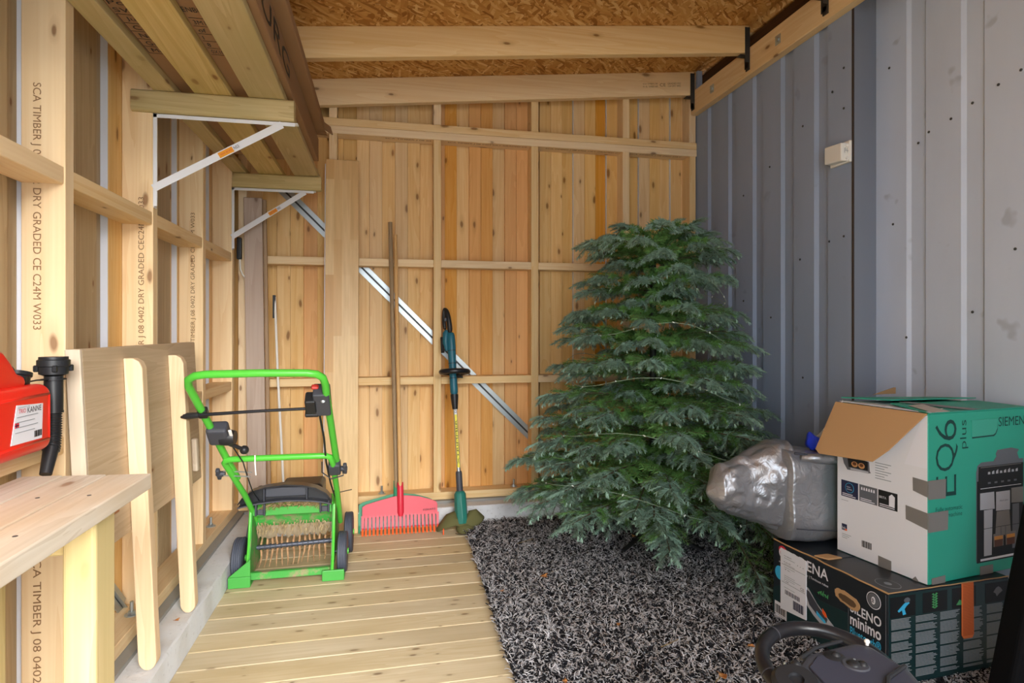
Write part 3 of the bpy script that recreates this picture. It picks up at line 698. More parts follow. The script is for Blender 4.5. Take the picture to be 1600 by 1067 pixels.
def wheel(x, y, r, w):
    mb = MB()
    prof = [(r-.026, -w/2), (r-.006, -w/2), (r, -w/2+.005)]
    k = 4
    for i in range(k):
        a = -w/2+.006+i*(w-.012)/k; b = a+(w-.012)/k
        prof += [(r, a+.0018), (r, b-.0018), (r-.0035, b-.0009), (r-.0035, b+.0005)]
    prof += [(r, w/2-.005), (r-.006, w/2), (r-.026, w/2)]
    o = build('wheel', mb.lathe(prof, (x, y, r+.0005), (1, 0, 0), 36), 'tyre', sc, smooth=True)
    build('rim', MB().lathe([(.012, -w/2-.001), (r-.03, -w/2-.001), (r-.027, -w/2+.004), (r-.027, w/2-.004), (r-.03, w/2+.001), (.012, w/2+.001)], (x, y, r+.0005), (1, 0, 0), 24), 'charcoal', o, smooth=True)
    build('axle_cap', MB().lathe([(.014, -w/2-.006), (.014, w/2+.006)], (x, y, r+.0005), (1, 0, 0), 14), 'green', o, smooth=True)
wheel(-.648, 2.950, .092, .044); wheel(-.196, 2.945, .092, .042); wheel(-.182, 3.20, .10, .040); wheel(-.638, 3.20, .10, .036)
for a_, b_ in ((-.648, XLp), (XRp, -.196)): build('axle_stub', MB().tube([(a_, 2.95, .0925), (b_, 2.95, .0925)], .008, 8), 'zincdark', sc, smooth=True)
# inner baffle: sheet from the upper lip down into the housing
mb = MB(); pr = [(2.935, .318), (2.955, .325), (2.975, .300), (3.00, .235), (3.02, .200), (3.05, .185)]
for (y, z) in pr: mb.v += [(XLp+.004, y, z), (XRp-.004, y, z), (XLp+.004, y+.004, z+.002), (XRp-.004, y+.004, z+.002)]
for i in range(len(pr)-1):
    a = 4*i; mb.f += [(a, a+1, a+5, a+4), (a+2, a+6, a+7, a+3), (a, a+4, a+6, a+2), (a+1, a+3, a+7, a+5)]
bf = build('baffle', mb, 'greendirty', sc, smooth=True)
build('lip', MB().box(XLp+.005, XRp-.005, 2.926, 2.938, .285, .322), 'greenbody', sc, bevel=.003)
build('hood', MB().prism([(2.95, .325), (3.03, .345), (3.16, .30), (3.28, .225), (3.285, .205), (3.27, .205), (3.262, .212), (3.15, .285), (3.03, .330), (2.955, .312)], (XLp, 0, 0), (0, 1, 0), (0, 0, 1), 0, XRp-XLp), 'green', sc)
# crusted grass on the baffle: ragged fringe
rr = random.Random(4)
mb = MB()
for i in range(150):
    x = rr.uniform(XLp+.01, XRp-.01); y = 2.985+rr.uniform(-.01, .03); z = .215+rr.uniform(-.01, .03)-abs((x+.41))*.05; l = rr.uniform(.01, .045)
    q = Vector((rr.uniform(-.4, .4), rr.uniform(-.5, .1), -1)).normalized()*l
    a = Vector((x, y-.012, z)); w = Vector((rr.uniform(.001, .004), 0, 0)); mb.add([tuple(a-w), tuple(a+w), tuple(a+q)], [(0, 1, 2)])
for i in range(500):
    x = rr.uniform(XLp+.04, XRp-.05); y = 2.925+rr.uniform(-.004, .01)+.0; z = .305+.035*(1-((x+.41)/.19)**2)+rr.uniform(-.014, .012); l = rr.uniform(.01, .03)
    q = Vector((rr.uniform(-1, 1), rr.uniform(-1, .1), rr.uniform(-1, .3))).normalized()*l
    a = Vector((x, y, z)); w = Vector((rr.uniform(-.002, .002), 0, .002)); mb.add([tuple(a-w), tuple(a+w), tuple(a+q)], [(0, 1, 2)])
o = build('dried_grass', mb, 'hay', sc); o['kind'] = 'stuff'
mb = MB(); nx = 40
for i in range(nx+1):
    x = XLp+.006+(XRp-XLp-.012)*i/nx; d_ = .016*abs(math.sin(i*1.7))+rr.uniform(0, .02)
    mb.v += [(x, 3.010, .215), (x, 3.012, .198), (x, 3.012, .183-d_)]
for i in range(nx): a = 3*i; mb.f += [(a, a+1, a+4, a+3), (a+1, a+2, a+5, a+4)]
build('dirt_crust', mb, mat('dried_mud', (158, 140, 114), .95), sc, smooth='all', solid=.003)
# rotor with tines
build('rotor_shaft', MB().tube([(XLp, 3.03, .108), (XRp, 3.03, .120)], .010, 12), mat('rotor_steel', (92, 96, 108), .4, .6), sc, smooth=True)
nt = 14
for i in range(nt):
    x = XLp+.022+i*(XRp-XLp-.04)/(nt-1); z = .108+.012*i/nt
    mb = MB(); ph = rr.uniform(-.35, .35)
    for s_ in (0, PI):
        pts = []
        for k in range(6):
            t_ = k/5; a = ph+s_+PI/2+.55*t_; r = .012+.078*t_
            pts.append((x+.004*math.sin(3*t_+i), 3.03-r*math.cos(a), z+r*math.sin(a)))
        mb.tube(pts, [.0052, .0048, .0042, .0036, .0028, .0016], 6)
    build('tine', mb, 'tine', sc, smooth=True)
    build('spacer', MB().tube([(x-.009, 3.03, z), (x-.003, 3.03, z)], .013, 10), 'charcoal', sc, smooth=True)
build('motor_cover', MB().box(-.50, -.30, 3.08, 3.27, .29, .38), 'black', sc, bevel=.02, seg=4)
build('black_side_housing', MB().box(-.61, -.575, 2.955, 3.15, .27, .375), 'black', sc, bevel=.015, seg=3)
# raised rear flap: arched black shell with a recessed grip
UP_ = .016
arc = [(-.617, .330), (-.600, .356), (-.56, .384), (-.50, .400), (-.42, .408), (-.34, .402), (-.28, .386), (-.235, .360), (-.215, .335)]
low = [(-.617, .325), (-.58, .333), (-.53, .341), (-.47, .346), (-.415, .348), (-.36, .346), (-.30, .341), (-.25, .333), (-.213, .322)]
def arch(y0, y1, top, bot): 
    mb = MB(); k = len(top)
    for y, P in ((y0, top), (y0, bot), (y1, top), (y1, bot)): mb.v += [(x, y, z) for x, z in P]
    for i in range(k-1):
        mb.f += [(k+i, k+i+1, i+1, i), (2*k+i, 2*k+i+1, 3*k+i+1, 3*k+i), (i, i+1, 2*k+i+1, 2*k+i), (k+i, 3*k+i, 3*k+i+1, k+i+1)]
    mb.f += [(0, 2*k, 3*k, k), (k-1, 2*k-1, 4*k-1, 3*k-1)]
    return mb
arc = [(x-.032, z+UP_) for x, z in arc]; low = [(x-.032, z+.004) for x, z in low]
fp = build('rear_flap', arch(2.950, 2.962, arc, low), 'black', sc, smooth=True)
up_ = [(x, z+.004) for x, z in arc]; lo_ = [(x, z-.003) for x, z in arc]
build('upper_rim', arch(2.905, 2.965, up_, lo_), 'blackgloss', fp, smooth=True)
build('lower_rim', arch(2.900, 2.952, [(x, z+.006) for x, z in low], low), 'charcoal', fp, smooth=True)
build('grip_recess', MB().box(-.537, -.357, 2.941, 2.951, .366, .408).box(-.543, -.537, 2.915, 2.952, .352, .416).box(-.357, -.351, 2.915, 2.952, .352, .416), 'charcoal', fp, bevel=.002)
for x in (-.555, -.275):
    build('hinge', MB().box(x-.022, x-.014, 2.905, 2.935, .29, .345).box(x+.014, x+.022, 2.905, 2.935, .29, .345).box(x-.014, x+.014, 2.914, 2.932, .292, .318), 'charcoal', sc, bevel=.003)
# handle
def hp(x, s): # s along the handle plane: list of (y, z)
    return Vector((x, s[0], s[1]))
lowL = [(-.585, 3.06, .20), (-.592, 2.95, .30), (-.602, 2.82, .415), (-.622, 2.70, .525), (-.634, 2.645, .580)]
lowR = [(-.215, 3.06, .20), (-.213, 2.95, .30), (-.213, 2.82, .415), (-.215, 2.70, .525), (-.218, 2.645, .577)]
cross = [(-.637, 2.632, .594), (-.630, 2.622, .604), (-.606, 2.617, .610), (-.50, 2.617, .610), (-.32, 2.617, .610), (-.243, 2.617, .609), (-.226, 2.622, .602)]
build('lower_handle', MB().tube(lowL+cross+lowR[::-1], .0125, 12), 'green', sc, smooth=True)
upp = [(-.612, 2.745, .50), (-.632, 2.63, .615), (-.650, 2.45, .780), (-.662, 2.34, .880), (-.668, 2.285, .930), (-.660, 2.257, .955), (-.636, 2.243, .968), (-.60, 2.238, .973), (-.42, 2.236, .975), (-.27, 2.238, .973), (-.238, 2.243, .968), (-.219, 2.257, .955), (-.213, 2.285, .930), (-.213, 2.34, .880), (-.210, 2.45, .780), (-.205, 2.63, .615), (-.203, 2.70, .553)]
build('upper_handle', MB().tube([Vector(p)+Vector((0, -.004, .006)) for p in upp], .0138, 14), 'green', sc, smooth=True)
def obox(c, sx, sy, sz, tilt): # box tilted in the handle plane
    mb = MB(); c = Vector(c); R = Matrix.Rotation(-tilt, 3, 'X')
    vs = [c+R@Vector((i*sx/2, j*sy/2, k*sz/2)) for k in (-1, 1) for i, j in ((-1, -1), (1, -1), (1, 1), (-1, 1))]
    return mb.hexa([tuple(v) for v in vs])
T = math.radians(-43)
sw = build('switch_box', obox((-.232, 2.375, .868), .060, .062, .120, T), 'charcoal', sc, bevel=.006, seg=3)
build('button_housing', obox((-.272, 2.37, .858), .040, .055, .072, T), 'black', sw, bevel=.008, seg=3)
build('cable_hook', obox((-.272, 2.40, .815), .050, .030, .018, T), 'black', sw, bevel=.004)
build('red_button', obox((-.255, 2.34, .920), .026, .02, .014, T), mat('dark_red_button', (200, 60, 50), .4), sw, bevel=.004, label='red button on the switch box')
build('pivot_screw', MB().lathe([(.008, 0), (.008, .004), (.003, .006)], (-.226, 2.335, .868), (0, -.7, .2), 10), 'zinc', sw)
lv = build('height_lever_box', obox((-.625, 2.500, .735), .075, .055, .092, T), 'charcoal', sc, bevel=.012, seg=3)
build('dial', MB().lathe([(.030, -.03), (.032, 0), (.026, .022)], (-.590, 2.51, .716), (1, -.1, 0), 18), 'black', lv, smooth=True)
build('indicator', obox((-.578, 2.475, .738), .012, .006, .036, T), 'white', lv, bevel=.002, label='white indicator on the lever box')
build('lever', MB().tube([(-.59, 2.515, .69), (-.568, 2.53, .676), (-.552, 2.545, .664)], [.009, .0075, .007], 10), 'black', lv, smooth=True)
build('ball_knob', MB().lathe([(.003, -.0175), (.010, -.0145), (.0155, -.009), (.0178, 0), (.0155, .009), (.010, .0145), (.003, .0175)], (-.545, 2.552, .658), (1, .4, -.4), 18), 'black', lv, smooth='all')
build('bail_bar', MB().tube([(-.712, 2.375, .820), (-.690, 2.372, .822), (-.45, 2.375, .832), (-.24, 2.372, .838)], [.0075, .0065, .0055, .0055], 10), 'blackgloss', sc, smooth=True)
build('bail_tip', MB().tube([(-.722, 2.38, .816), (-.700, 2.375, .820), (-.66, 2.372, .823)], [.004, .0125, .010], 10), 'black', sc, smooth=True)
build('bar_clamp', obox((-.654, 2.40, .828), .034, .030, .040, T), 'black', sc, bevel=.006, seg=2)
for (x, s_) in ((-.668, -1), (-.178, 1)):
    kb_ = build('wing_knob', MB().lathe([(.008, -.018), (.012, -.008), (.012, .008), (.008, .018)], (x, 2.70, .535), (1, 0, 0), 12), 'charcoal', sc, smooth=True)
    build('wing', obox((x+s_*.008, 2.70, .535), .016, .02, .062, T), 'charcoal', kb_, bevel=.005, seg=2)
build('joint_block', obox((-.212, 2.69, .545), .050, .045, .070, T), 'charcoal', sc, bevel=.008, seg=2)
for x0, x1, z in ((-.655, -.545, .548), (-.655, -.55, .530)): build('bolt', MB().tube([(x0, 2.69, z), (x1, 2.69, z-.01)], .003, 6), 'zinc', sc, smooth=True)
build('latch', MB().tube([(-.262, 2.665, .575), (-.262, 2.665, .53), (-.225, 2.668, .50), (-.175, 2.668, .512), (-.178, 2.67, .53)], .003, 6), 'zincdark', sc, smooth=True)
build('brake_cable', MB().tube([(-.585, 2.53, .68), (-.56, 2.60, .60), (-.565, 2.70, .52), (-.575, 2.85, .42), (-.56, 2.97, .33)], .0028, 6), 'black', sc, smooth=True)
build('motor_cable', MB().tube([(-.245, 2.40, .81), (-.240, 2.52, .70), (-.243, 2.64, .58), (-.238, 2.78, .46), (-.232, 2.93, .36)], .0042, 6), 'black', sc, smooth=True)
build('cable_tie', MB().tube([(-.515, 2.60, .626), (-.515, 2.60, .594), (-.512, 2.602, .545)], .0028, 6), 'white', sc, smooth=True)
build('cable_stub', MB().tube([(-.235, 2.86, .40), (-.20, 2.85, .395), (-.185, 2.85, .398), (-.150, 2.86, .402)], .0022, 6), 'black', sc, smooth=True)
# ================================================================ LEFT SIDE THINGS
# leaning wood panel with two legs
th = thing('leaning_tabletop', 'grey-washed wood panel with two bare legs leaning on the left wall', 'tabletop', (-.72, 2.24, .106))
def lx(z): return -.772+(1.077-z)*.0485      # front face of the panel
mb = MB(); z0, z1 = .53, 1.079; a, b = 1.766, 2.715
mb.hexa([(lx(z0)-.030, a, z0), (lx(z0), a, z0), (lx(z0), b, z0-.01), (lx(z0)-.030, b, z0-.01), (lx(z1)-.030, a, z1), (lx(z1), a, z1), (lx(z1), b, z1+.003), (lx(z1)-.030, b, z1+.003)])
build('panel', mb, 'oakpanel', th, bevel=.0025)
mb = MB().hexa([(lx(z0)-.034, a-.014, z0), (lx(z0)+.001, a-.014, z0), (lx(z0)+.001, a-.0005, z0), (lx(z0)-.034, a-.0005, z0), (lx(z1)-.034, a-.014, z1), (lx(z1)+.001, a-.014, z1), (lx(z1)+.001, a-.0005, z1), (lx(z1)-.034, a-.0005, z1)])
build('edge_strip', mb, 'washed', th, bevel=.002, label='whitish rough edge strip')
for yc, zt, dy in ((2.045, 1.045, .012), (2.425, 1.040, .012)):
    w, t_ = .040, .050; mb = MB(); pr = []
    zb = .1065; n = 8
    for i in range(n+1): q = PI+PI*i/n; pr.append((t_/2+t_/2*math.cos(q), zb+t_*.62+t_*.62*math.sin(q)))
    pr += [(t_, zt-.03), (t_-.008, zt-.010), (t_-.024, zt), (0, zt)]
    vs = [(lx(z)+.001+x, z) for x, z in pr]
    k = len(vs); off = lambda z: yc-.02+(z-.5)*dy
    mb.v = [(x, off(z)-w/2, z) for x, z in vs]+[(x, off(z)+w/2, z) for x, z in vs]
    mb.f = [tuple(range(k)), tuple(range(k, 2*k))[::-1]]+[(i, k+i, k+(i+1) % k, (i+1) % k) for i in range(k)]
    lg = build('leg', mb, 'beech', th, bevel=.003, seg=2)
build('corner_block', MB().hexa([(lx(.58), 2.60, .57), (lx(.58)+.02, 2.60, .57), (lx(.58)+.02, 2.63, .57), (lx(.58), 2.63, .57), (lx(.7), 2.60, .70), (lx(.7)+.02, 2.60, .70), (lx(.7)+.02, 2.63, .70), (lx(.7), 2.63, .70)]), 'washed', th, bevel=.006, seg=2)
# bench
th = thing('work_bench', 'worn plank bench with a green-treated leg in the front left corner', 'bench', (-.70, .9, -.02))
for i, (x0, x1) in enumerate(((-.800, -.715), (-.711, -.622), (-.618, -.526))):
    build('top_plank', MB().hexa([(x0, .1, .765), (x1, .1, .765), (x1, 1.528+.01*(2-i), .765), (x0, 1.532+.01*(2-i), .765), (x0, .1, .80), (x1, .1, .80), (x1, 1.528+.01*(2-i), .80), (x0, 1.532+.01*(2-i), .80)]), 'benchtop', th, bevel=.003, seg=2)
for y0, y1 in ((1.30, 1.39), (.14, .23)):
    build('leg', MB().box(-.603, -.545, y0, y1, -.0, .7645), 'treatedZ', th, bevel=.008, seg=3)
    build('leg', MB().box(-.798, -.74, y0, y1, .1052, .7645), 'treatedZ', th, bevel=.008, seg=3)
build('crossbar', MB().box(-.74, -.604, 1.325, 1.37, .69, .7645), 'treatedX', th, bevel=.003)
build('stiffener', MB().box(-.60, -.55, 1.3905, 1.42, .745, .7645), mat('red_brown_wood', (172, 112, 70), .6), th)
for y in (.3, .7, 1.1, 1.345):
    for x in (-.755, -.665, -.575): build('screw', MB().lathe([(.004, 0), (.004, .0006)], (x, y, .8001), (0, 0, 1), 8), 'zincdark', th)
# jerrycan on the lower noggin of the left wall
th = thing('jerrycan', 'red plastic jerrycan with a white label standing on the left wall rail', 'jerrycan', (-.81, 1.41, .857))
def rbox(x0, x1, y0, y1, z0, z1): return MB().box(x0, x1, y0, y1, z0, z1)
CX0, CX1 = -.885, -.742
bd_ = build('body', rbox(CX0, CX1, 1.232, 1.572, .857, 1.008), 'red', th, bevel=.026, seg=6, smooth='all')
# recessed panel frame on the front face
fc = Face((CX1, 0, 0), (0, 1, 0))
mb = MB(); fr_ = [(1.30, .885), (1.548, .885), (1.548, .985), (1.30, .985)]
for (a0, b0), (a1, b1) in zip(fr_, fr_[1:]+fr_[:1]): mb.tube([(CX1-.0015, a0, b0), (CX1-.0015, a1, b1)], .0035, 8)
build('embossed_frame', mb, 'red', bd_, smooth='all')['kind'] = 'stuff'
pr = [(1.235, 1.0), (1.50, 1.0), (1.512, 1.012), (1.505, 1.028), (1.478, 1.036), (1.455, 1.062), (1.43, 1.083), (1.40, 1.090), (1.235, 1.092)]
build('shoulder', MB().prism(pr, (CX0+.02, 0, 0), (0, 1, 0), (0, 0, 1), 0, CX1-CX0-.045), 'red', th, bevel=.014, seg=4, smooth='all')
build('grip_hollow_shade', MB().prism([(1.30+.045*math.cos(a)*1.6, 1.052+.020*math.sin(a)) for a in [2*PI*i/16 for i in range(16)]], (CX1-.030, 0, 0), (0, 1, 0), (0, 0, 1), 0, .0066), mat('shaded_red_plastic', (176, 24, 20), .5), th, smooth='all')  # flat oval; the shade of the grip hollow is put into its darker red
cp = build('cap', MB().lathe([(.024, 0), (.026, .004), (.026, .022), (.029, .024), (.029, .032), (.020, .034)], (-.80, 1.528, 1.004), (0, .28, 1), 20), 'black', th, smooth=True)
build('vent_cap', MB().lathe([(.010, 0), (.011, .012), (.007, .018)], (-.785, 1.475, 1.033), (0, .25, 1), 14), 'black', th, smooth=True)
for q in (0, PI*.66, PI*1.33): build('lug', MB().box(-.804+.028*math.sin(q), -.796+.028*math.sin(q), 1.533+.030*math.cos(q)-.004, 1.533+.030*math.cos(q)+.004, 1.012, 1.026), 'black', cp)
lab = [(1.404, .893), (1.517, .891), (1.521, .967), (1.424, .973)]
lb = fc.poly(lab, 'paperwhite', th, 'label', lift=.0008)
fc.text('TRIO', 1.429, .955, 1.455, .964, 'rakered', lb, lift=.0014); fc.text('KANNE', 1.461, .953, 1.513, .965, 'inkdark', lb, lift=.0014)
fc.text('BENSINKANNE 5 LITER', 1.428, .966, 1.47, .9685, 'textgrey', lb, lift=.0014)
for i in range(4): fc.rect(1.424-.002*i, .947-.0105*i, 1.50-.012*(i % 2), .9482-.0105*i, 'textgrey', lb, 'printed_line', lift=.0012, base=.0004)
fc.rect(1.417, .926, 1.431, .937, 'rakered', lb, 'flag_print', lift=.0012); fc.rect(1.417, .9305, 1.431, .9325, 'navy', lb, 'flag_print', lift=.0014); fc.rect(1.421, .926, 1.423, .937, 'navy', lb, 'flag_print', lift=.0014)
for i in range(9): fc.rect(1.487+i*.0032, .8975, 1.4885+i*.0032+.0006*(i % 3), .911, 'inkdark', lb, 'barcode_bar', lift=.0012)
# spout hose hanging at its end
th = thing('spout_hose', 'black ribbed filler spout hanging beside the red jerrycan', 'spout', (-.775, 1.64, .80))
top = Vector((-.790, 1.668, 1.052))
build('collar', MB().lathe([(.020, -.034), (.030, -.030), (.031, -.012), (.034, -.010), (.034, .004), (.030, .006), (.030, .012), (.024, .012)], top, (0, 0, 1), 24), 'black', th, smooth=True)
for q in range(4): a = q*PI/2+.5; build('lug', MB().box(top.x+.034*math.cos(a)-.005, top.x+.034*math.cos(a)+.005, top.y+.034*math.sin(a)-.005, top.y+.034*math.sin(a)+.005, 1.028, 1.044), 'black', th, bevel=.002)
build('ring', MB().lathe([(.026, 0), (.026, .003)], top+Vector((0, 0, -.044)), (0, 0, 1), 20), 'black', th, smooth=True)
build('tube', MB().lathe([(.0195, -.035), (.0195, -.118), (.0205, -.120), (.0205, -.124)], top, (0, 0, 1), 20), 'black', th, smooth=True)
pp = [top+Vector((0, 0, -.122)), top+Vector((0, -.001, -.15)), top+Vector((.001, -.004, -.175)), top+Vector((.003, -.012, -.20)), top+Vector((.004, -.022, -.215))]
# ribbed hose
def interp(P, n):
    P = [Vector(p) for p in P]; L = [0]
    for a, b in zip(P, P[1:]): L.append(L[-1]+(b-a).length)
    out = []
    for i in range(n):
        t_ = L[-1]*i/(n-1)
        for j in range(len(P)-1):
            if t_ <= L[j+1]+1e-9: out.append(P[j].lerp(P[j+1], (t_-L[j])/(L[j+1]-L[j]))); break
    return out
Q = interp(pp, 67); R_ = [(.0185, .0165, .0150, .0165)[i % 4] for i in range(67)]
build('ribbed_hose', MB().tube(Q, R_, 16), 'black', th, smooth='all')
build('nozzle', MB().tube([Q[-1]+Vector((0, .003, .01)), Q[-1]+Vector((.001, -.008, -.012)), Q[-1]+Vector((.004, -.030, -.048))], [.0165, .0150, .0125], 16), 'black', th, smooth=True)
build('strap', MB().tube([(-.795, 1.545, 1.010), (-.793, 1.60, 1.012), (-.79, 1.645, 1.010)], .0018, 6), 'black', th)
# ================================================================ JUNCTION BOX
th = thing('junction_box', 'small white junction box on the grey metal wall', 'junction box', (1.975, 2.335, 1.87))
mb = MB().hexa([(1.95, 2.288, 1.872), (1.9995, 2.288, 1.872), (1.9995, 2.392, 1.880), (1.95, 2.392, 1.880), (1.95, 2.288, 1.952), (1.9995, 2.288, 1.952), (1.9995, 2.392, 1.958), (1.95, 2.392, 1.958)])
build('cover', mb, 'white', th, bevel=.005, seg=3)
build('base', MB().box(1.985, 1.9997, 2.280, 2.398, 1.868, 1.964), 'white', th, bevel=.004, seg=2)
for z in (1.885, 1.940): build('gland', MB().lathe([(.007, 0), (.007, .006), (.003, .007)], (1.978, 2.2885, z), (0, -1, 0), 10), 'white', th, smooth=True)
Face((1.96, 2.2878, 1.90), (1, 0, 0)).text('IP44', .004, .008, .030, .030, 'textgrey', th)
# ================================================================ ROBOT MOWER BOX
gr_ = Vector((.034, -.515, 0)).normalized(); gn = Vector((.515, .034, 0)).normalized()
G0 = Vector((1.479, 2.094, .030)); G1 = G0+gr_*.516; GH = .285; GW = .500
th = thing('dark_product_box', 'large dark printed carton on the rug with a handle hole and shipping label', 'box', G0+gr_*.25+gn*.25)
def quadbox(P0, e1, e2, h, L, Wd):
    a = [P0, P0+e1*L, P0+e1*L+e2*Wd, P0+e2*Wd]; return MB().hexa([tuple(p) for p in a]+[tuple(p+Vector((0, 0, h))) for p in a])
gb = build('body', quadbox(G0, gr_, gn, GH, .516, GW), 'boxdark', th, bevel=.002)
for a_, b_ in ((0, .235), (.24, .516)):
    p = G0+gr_*a_+Vector((0, 0, GH+.0005)); q = [p+gn*.002, p+gr_*(b_-a_)+gn*.002, p+gr_*(b_-a_)+gn*(GW-.002), p+gn*(GW-.002)]
    build('top_flap', MB().hexa([tuple(v) for v in q]+[tuple(v+Vector((0, 0, .003))) for v in q]), 'boxdark', th, bevel=.001)
build('torn_edge', MB().tube([tuple(G0+gr_*(.516*i/14)+gn*.003+Vector((jit(.0015), jit(.002), GH+.0035+jit(.0015)))) for i in range(15)], .0028, 6), 'cardboard', th)
build('torn_edge', MB().tube([tuple(G0+gr_*.514+gn*(GW*i/12)+Vector((0, 0, GH+.003+jit(.001)))) for i in range(13)], .0022, 6), 'cardboard', th)
build('torn_flap_piece', quadbox(G0+gr_*.20+gn*.01+Vector((0, 0, GH+.004)), Vector((.5, -.85, 0)).normalized(), gn, .006, .05, .06), 'cardboard', th, bevel=.002)
F = Face(G0, gr_); z = lambda v: v-.010
def art(f, par):
    pass
F.poly([(.0, .001), (.30, .001), (.37, .11), (.36, .16), (.24, .15), (.15, .20), (0, .10)], 'boxgreen', th, lift=.0004)
F.text('GARDENA', .034, .232, .279, .270, 'paperwhite', th, shear=0, thin=.012)
F.text('mähroboter | Robotic mower | Tondeuse robot', .034, .208, .279, .219, 'paperwhite', th)
F.poly([(.053+.021*math.cos(t_), .262+.016*math.sin(t_)) for t_ in [2*PI*i/20 for i in range(20)]], 'rakered', th, lift=.0005)
F.poly([(.036+.024*math.cos(t_), .17+.026*math.sin(t_)) for t_ in [2*PI*i/20 for i in range(20)]], 'cyan', th, lift=.0005)
# robot drawing
F.poly([(.16, .175), (.185, .172), (.225, .135), (.265, .110), (.305, .088), (.317, .070), (.305, .055), (.27, .058), (.21, .085), (.16, .12)], 'steelpix', th, lift=.0006)
F.poly([(.165, .165), (.19, .162), (.235, .125), (.275, .10), (.27, .085), (.235, .09), (.19, .115)], 'charcoal', th, lift=.0010)
F.poly([(.225, .108), (.262, .092), (.268, .086), (.262, .080), (.225, .095)], 'cyan', th, lift=.0014)
F.poly([(.252, .128), (.266, .118), (.273, .106), (.266, .102), (.252, .112)], 'orange', th, lift=.0018)
for i in range(5): F.poly([(.228+.01*i, .175+.006*(i % 2)), (.238+.01*i, .182+.005*(i % 3)), (.236+.01*i, .170)], 'leafprint', th, lift=.0006)
# hand hole with torn pale rim
hole = [(.36+.050*math.copysign(abs(math.cos(t_))**.6, math.cos(t_)), .205+.021*math.copysign(abs(math.sin(t_))**.7, math.sin(t_))) for t_ in [2*PI*i/26 for i in range(26)]]
hole = [(a+jit(.0025), b-.12*(a-.36)+jit(.0025)) for a, b in hole]
F.poly(hole, 'cardboard', th, 'hand_hole_rim', lift=.0020)
F.poly([(.361+(a-.36)*.70, .203+(b-.205)*.55) for a, b in hole], mat('dark_hole_inside', (92, 70, 48), .9), th, 'hand_hole', lift=.0024)
for r_, m_ in ((.0268, 'paperwhite'), (.0245, 'boxdark'), (.022, 'greypix')):
    F.poly([(.463+r_*math.cos(t_), .246+r_*math.sin(t_)) for t_ in [2*PI*i/28 for i in range(28)]], m_, th, lift=.0005+.0004*(.0268-r_)*400)
F.poly([(.463+.007*math.cos(t_), .246+.012*math.sin(t_)) for t_ in [2*PI*i/20 for i in range(20)]], 'paperwhite', th, lift=.0020)
F.poly([(.4605, .239), (.462, .239), (.462, .253), (.4605, .253)], 'inkdark', th, lift=.0025); F.poly([(.4615, .252), (.4665, .249), (.458, .242), (.459, .241), (.468, .249), (.4625, .2535)], 'inkdark', th, lift=.0025); F.poly([(.4615, .240), (.4665, .243), (.458, .250), (.459, .251), (.468, .243), (.4625, .2385)], 'inkdark', th, lift=.0025)
F.rect(.363, .10, .3642, .22, 'greypix', th); F.rect(.5065, .004, .5085, .282, 'greypix', th)
F.text('SILENO', .372, .172, .492, .203, 'paperwhite', th, thin=.015); F.text('minimo', .372, .130, .491, .166, 'paperwhite', th, thin=.02)
F.text('Bluetooth®', .372, .097, .491, .125, 'cyan', th, thin=.01)
F.rect(.010, .001, .074, .056, 'paperwhite', th, 'barcode_label', lift=.0008)
for i in range(14): F.rect(.014+i*.0041, .012, .0155+i*.0041+.0007*(i % 3), .044, 'inkdark', th, 'barcode_bar', lift=.0013)
F.text('04078500053617', .014, .005, .070, .009, 'inkdark', th, lift=.0013)
lb = F.poly([(.045, .270), (.177, .265), (.177, .052), (.045, .038)], 'paperwhite', th, 'shipping_label', lift=.0030)
for (a, b, c_, d_, s_) in ((.065, .245, .105, .249, 'DHL FREIGHT'), (.135, .232, .165, .236, '1 / 1'), (.065, .222, .10, .226, 'Kolli-ID'), (.065, .195, .10, .199, 'Til:'), (.15, .150, .168, .160, 'C25'), (.065, .150, .09, .154, '1.00')):
    F.text(s_, a, b, c_, d_, 'inkdark', lb, lift=.0042)
for y_ in (.238, .216, .204, .172, .165, .158, .128): F.rect(.065, y_, .12+.03*((y_*1000) % 2), y_+.0012, 'textgrey', lb, 'printed_line', lift=.0038)
for y_ in (.212, .145): F.rect(.052, y_, .172, y_+.0008, 'inkdark', lb, 'ruled_line', lift=.0038)
for i in range(14): F.rect(.112+i*.0038, .064, .1134+i*.0038+.0006*(i % 3), .096, 'navy', lb, 'barcode_bar', lift=.0038)
for i in range(11): F.rect(.070+i*.0072, .104, .0725+i*.0072+.0012*(i % 2), .120, 'navy', lb, 'barcode_bar', lift=.0038)
# long side with pictograms and fine columns of text
FG = Face(G0+gr_*.516, gn)
FG.rect(.002, .002, GW-.002, GH-.002, 'boxgreen', th, lift=.0004)
for i, x0 in enumerate((.006, .135, .255, .395)):
    FG.rect(x0, .212, x0+.100, .276, 'inkdark', th, 'pictogram_frame', lift=.0009)
hy = [(.035, .235), (.06, .255), (.075, .262), (.082, .255), (.07, .247), (.062, .238), (.068, .222), (.056, .220), (.052, .236), (.040, .230)]
FG.poly([(a, b-.003) for a, b in hy], 'cyan', th, lift=.0013); FG.poly([(.072+.012*math.cos(t_), .262+.008*math.sin(t_)) for t_ in [2*PI*i/12 for i in range(12)]], 'greypix', th, lift=.0015)
for i in range(6):
    y_ = .222+i*.008; FG.poly([(.182, y_), (.171, y_+.006), (.178, y_+.009), (.183, y_+.004)], 'leafprint', th, lift=.0013); FG.poly([(.184, y_), (.196, y_+.007), (.189, y_+.010), (.184, y_+.004)], 'leafprint', th, lift=.0013)
FG.poly([(.430, .245), (.442, .258), (.452, .262), (.462, .256), (.470, .246), (.455, .238), (.445, .230), (.440, .240)], 'greypix', th, lift=.0013)
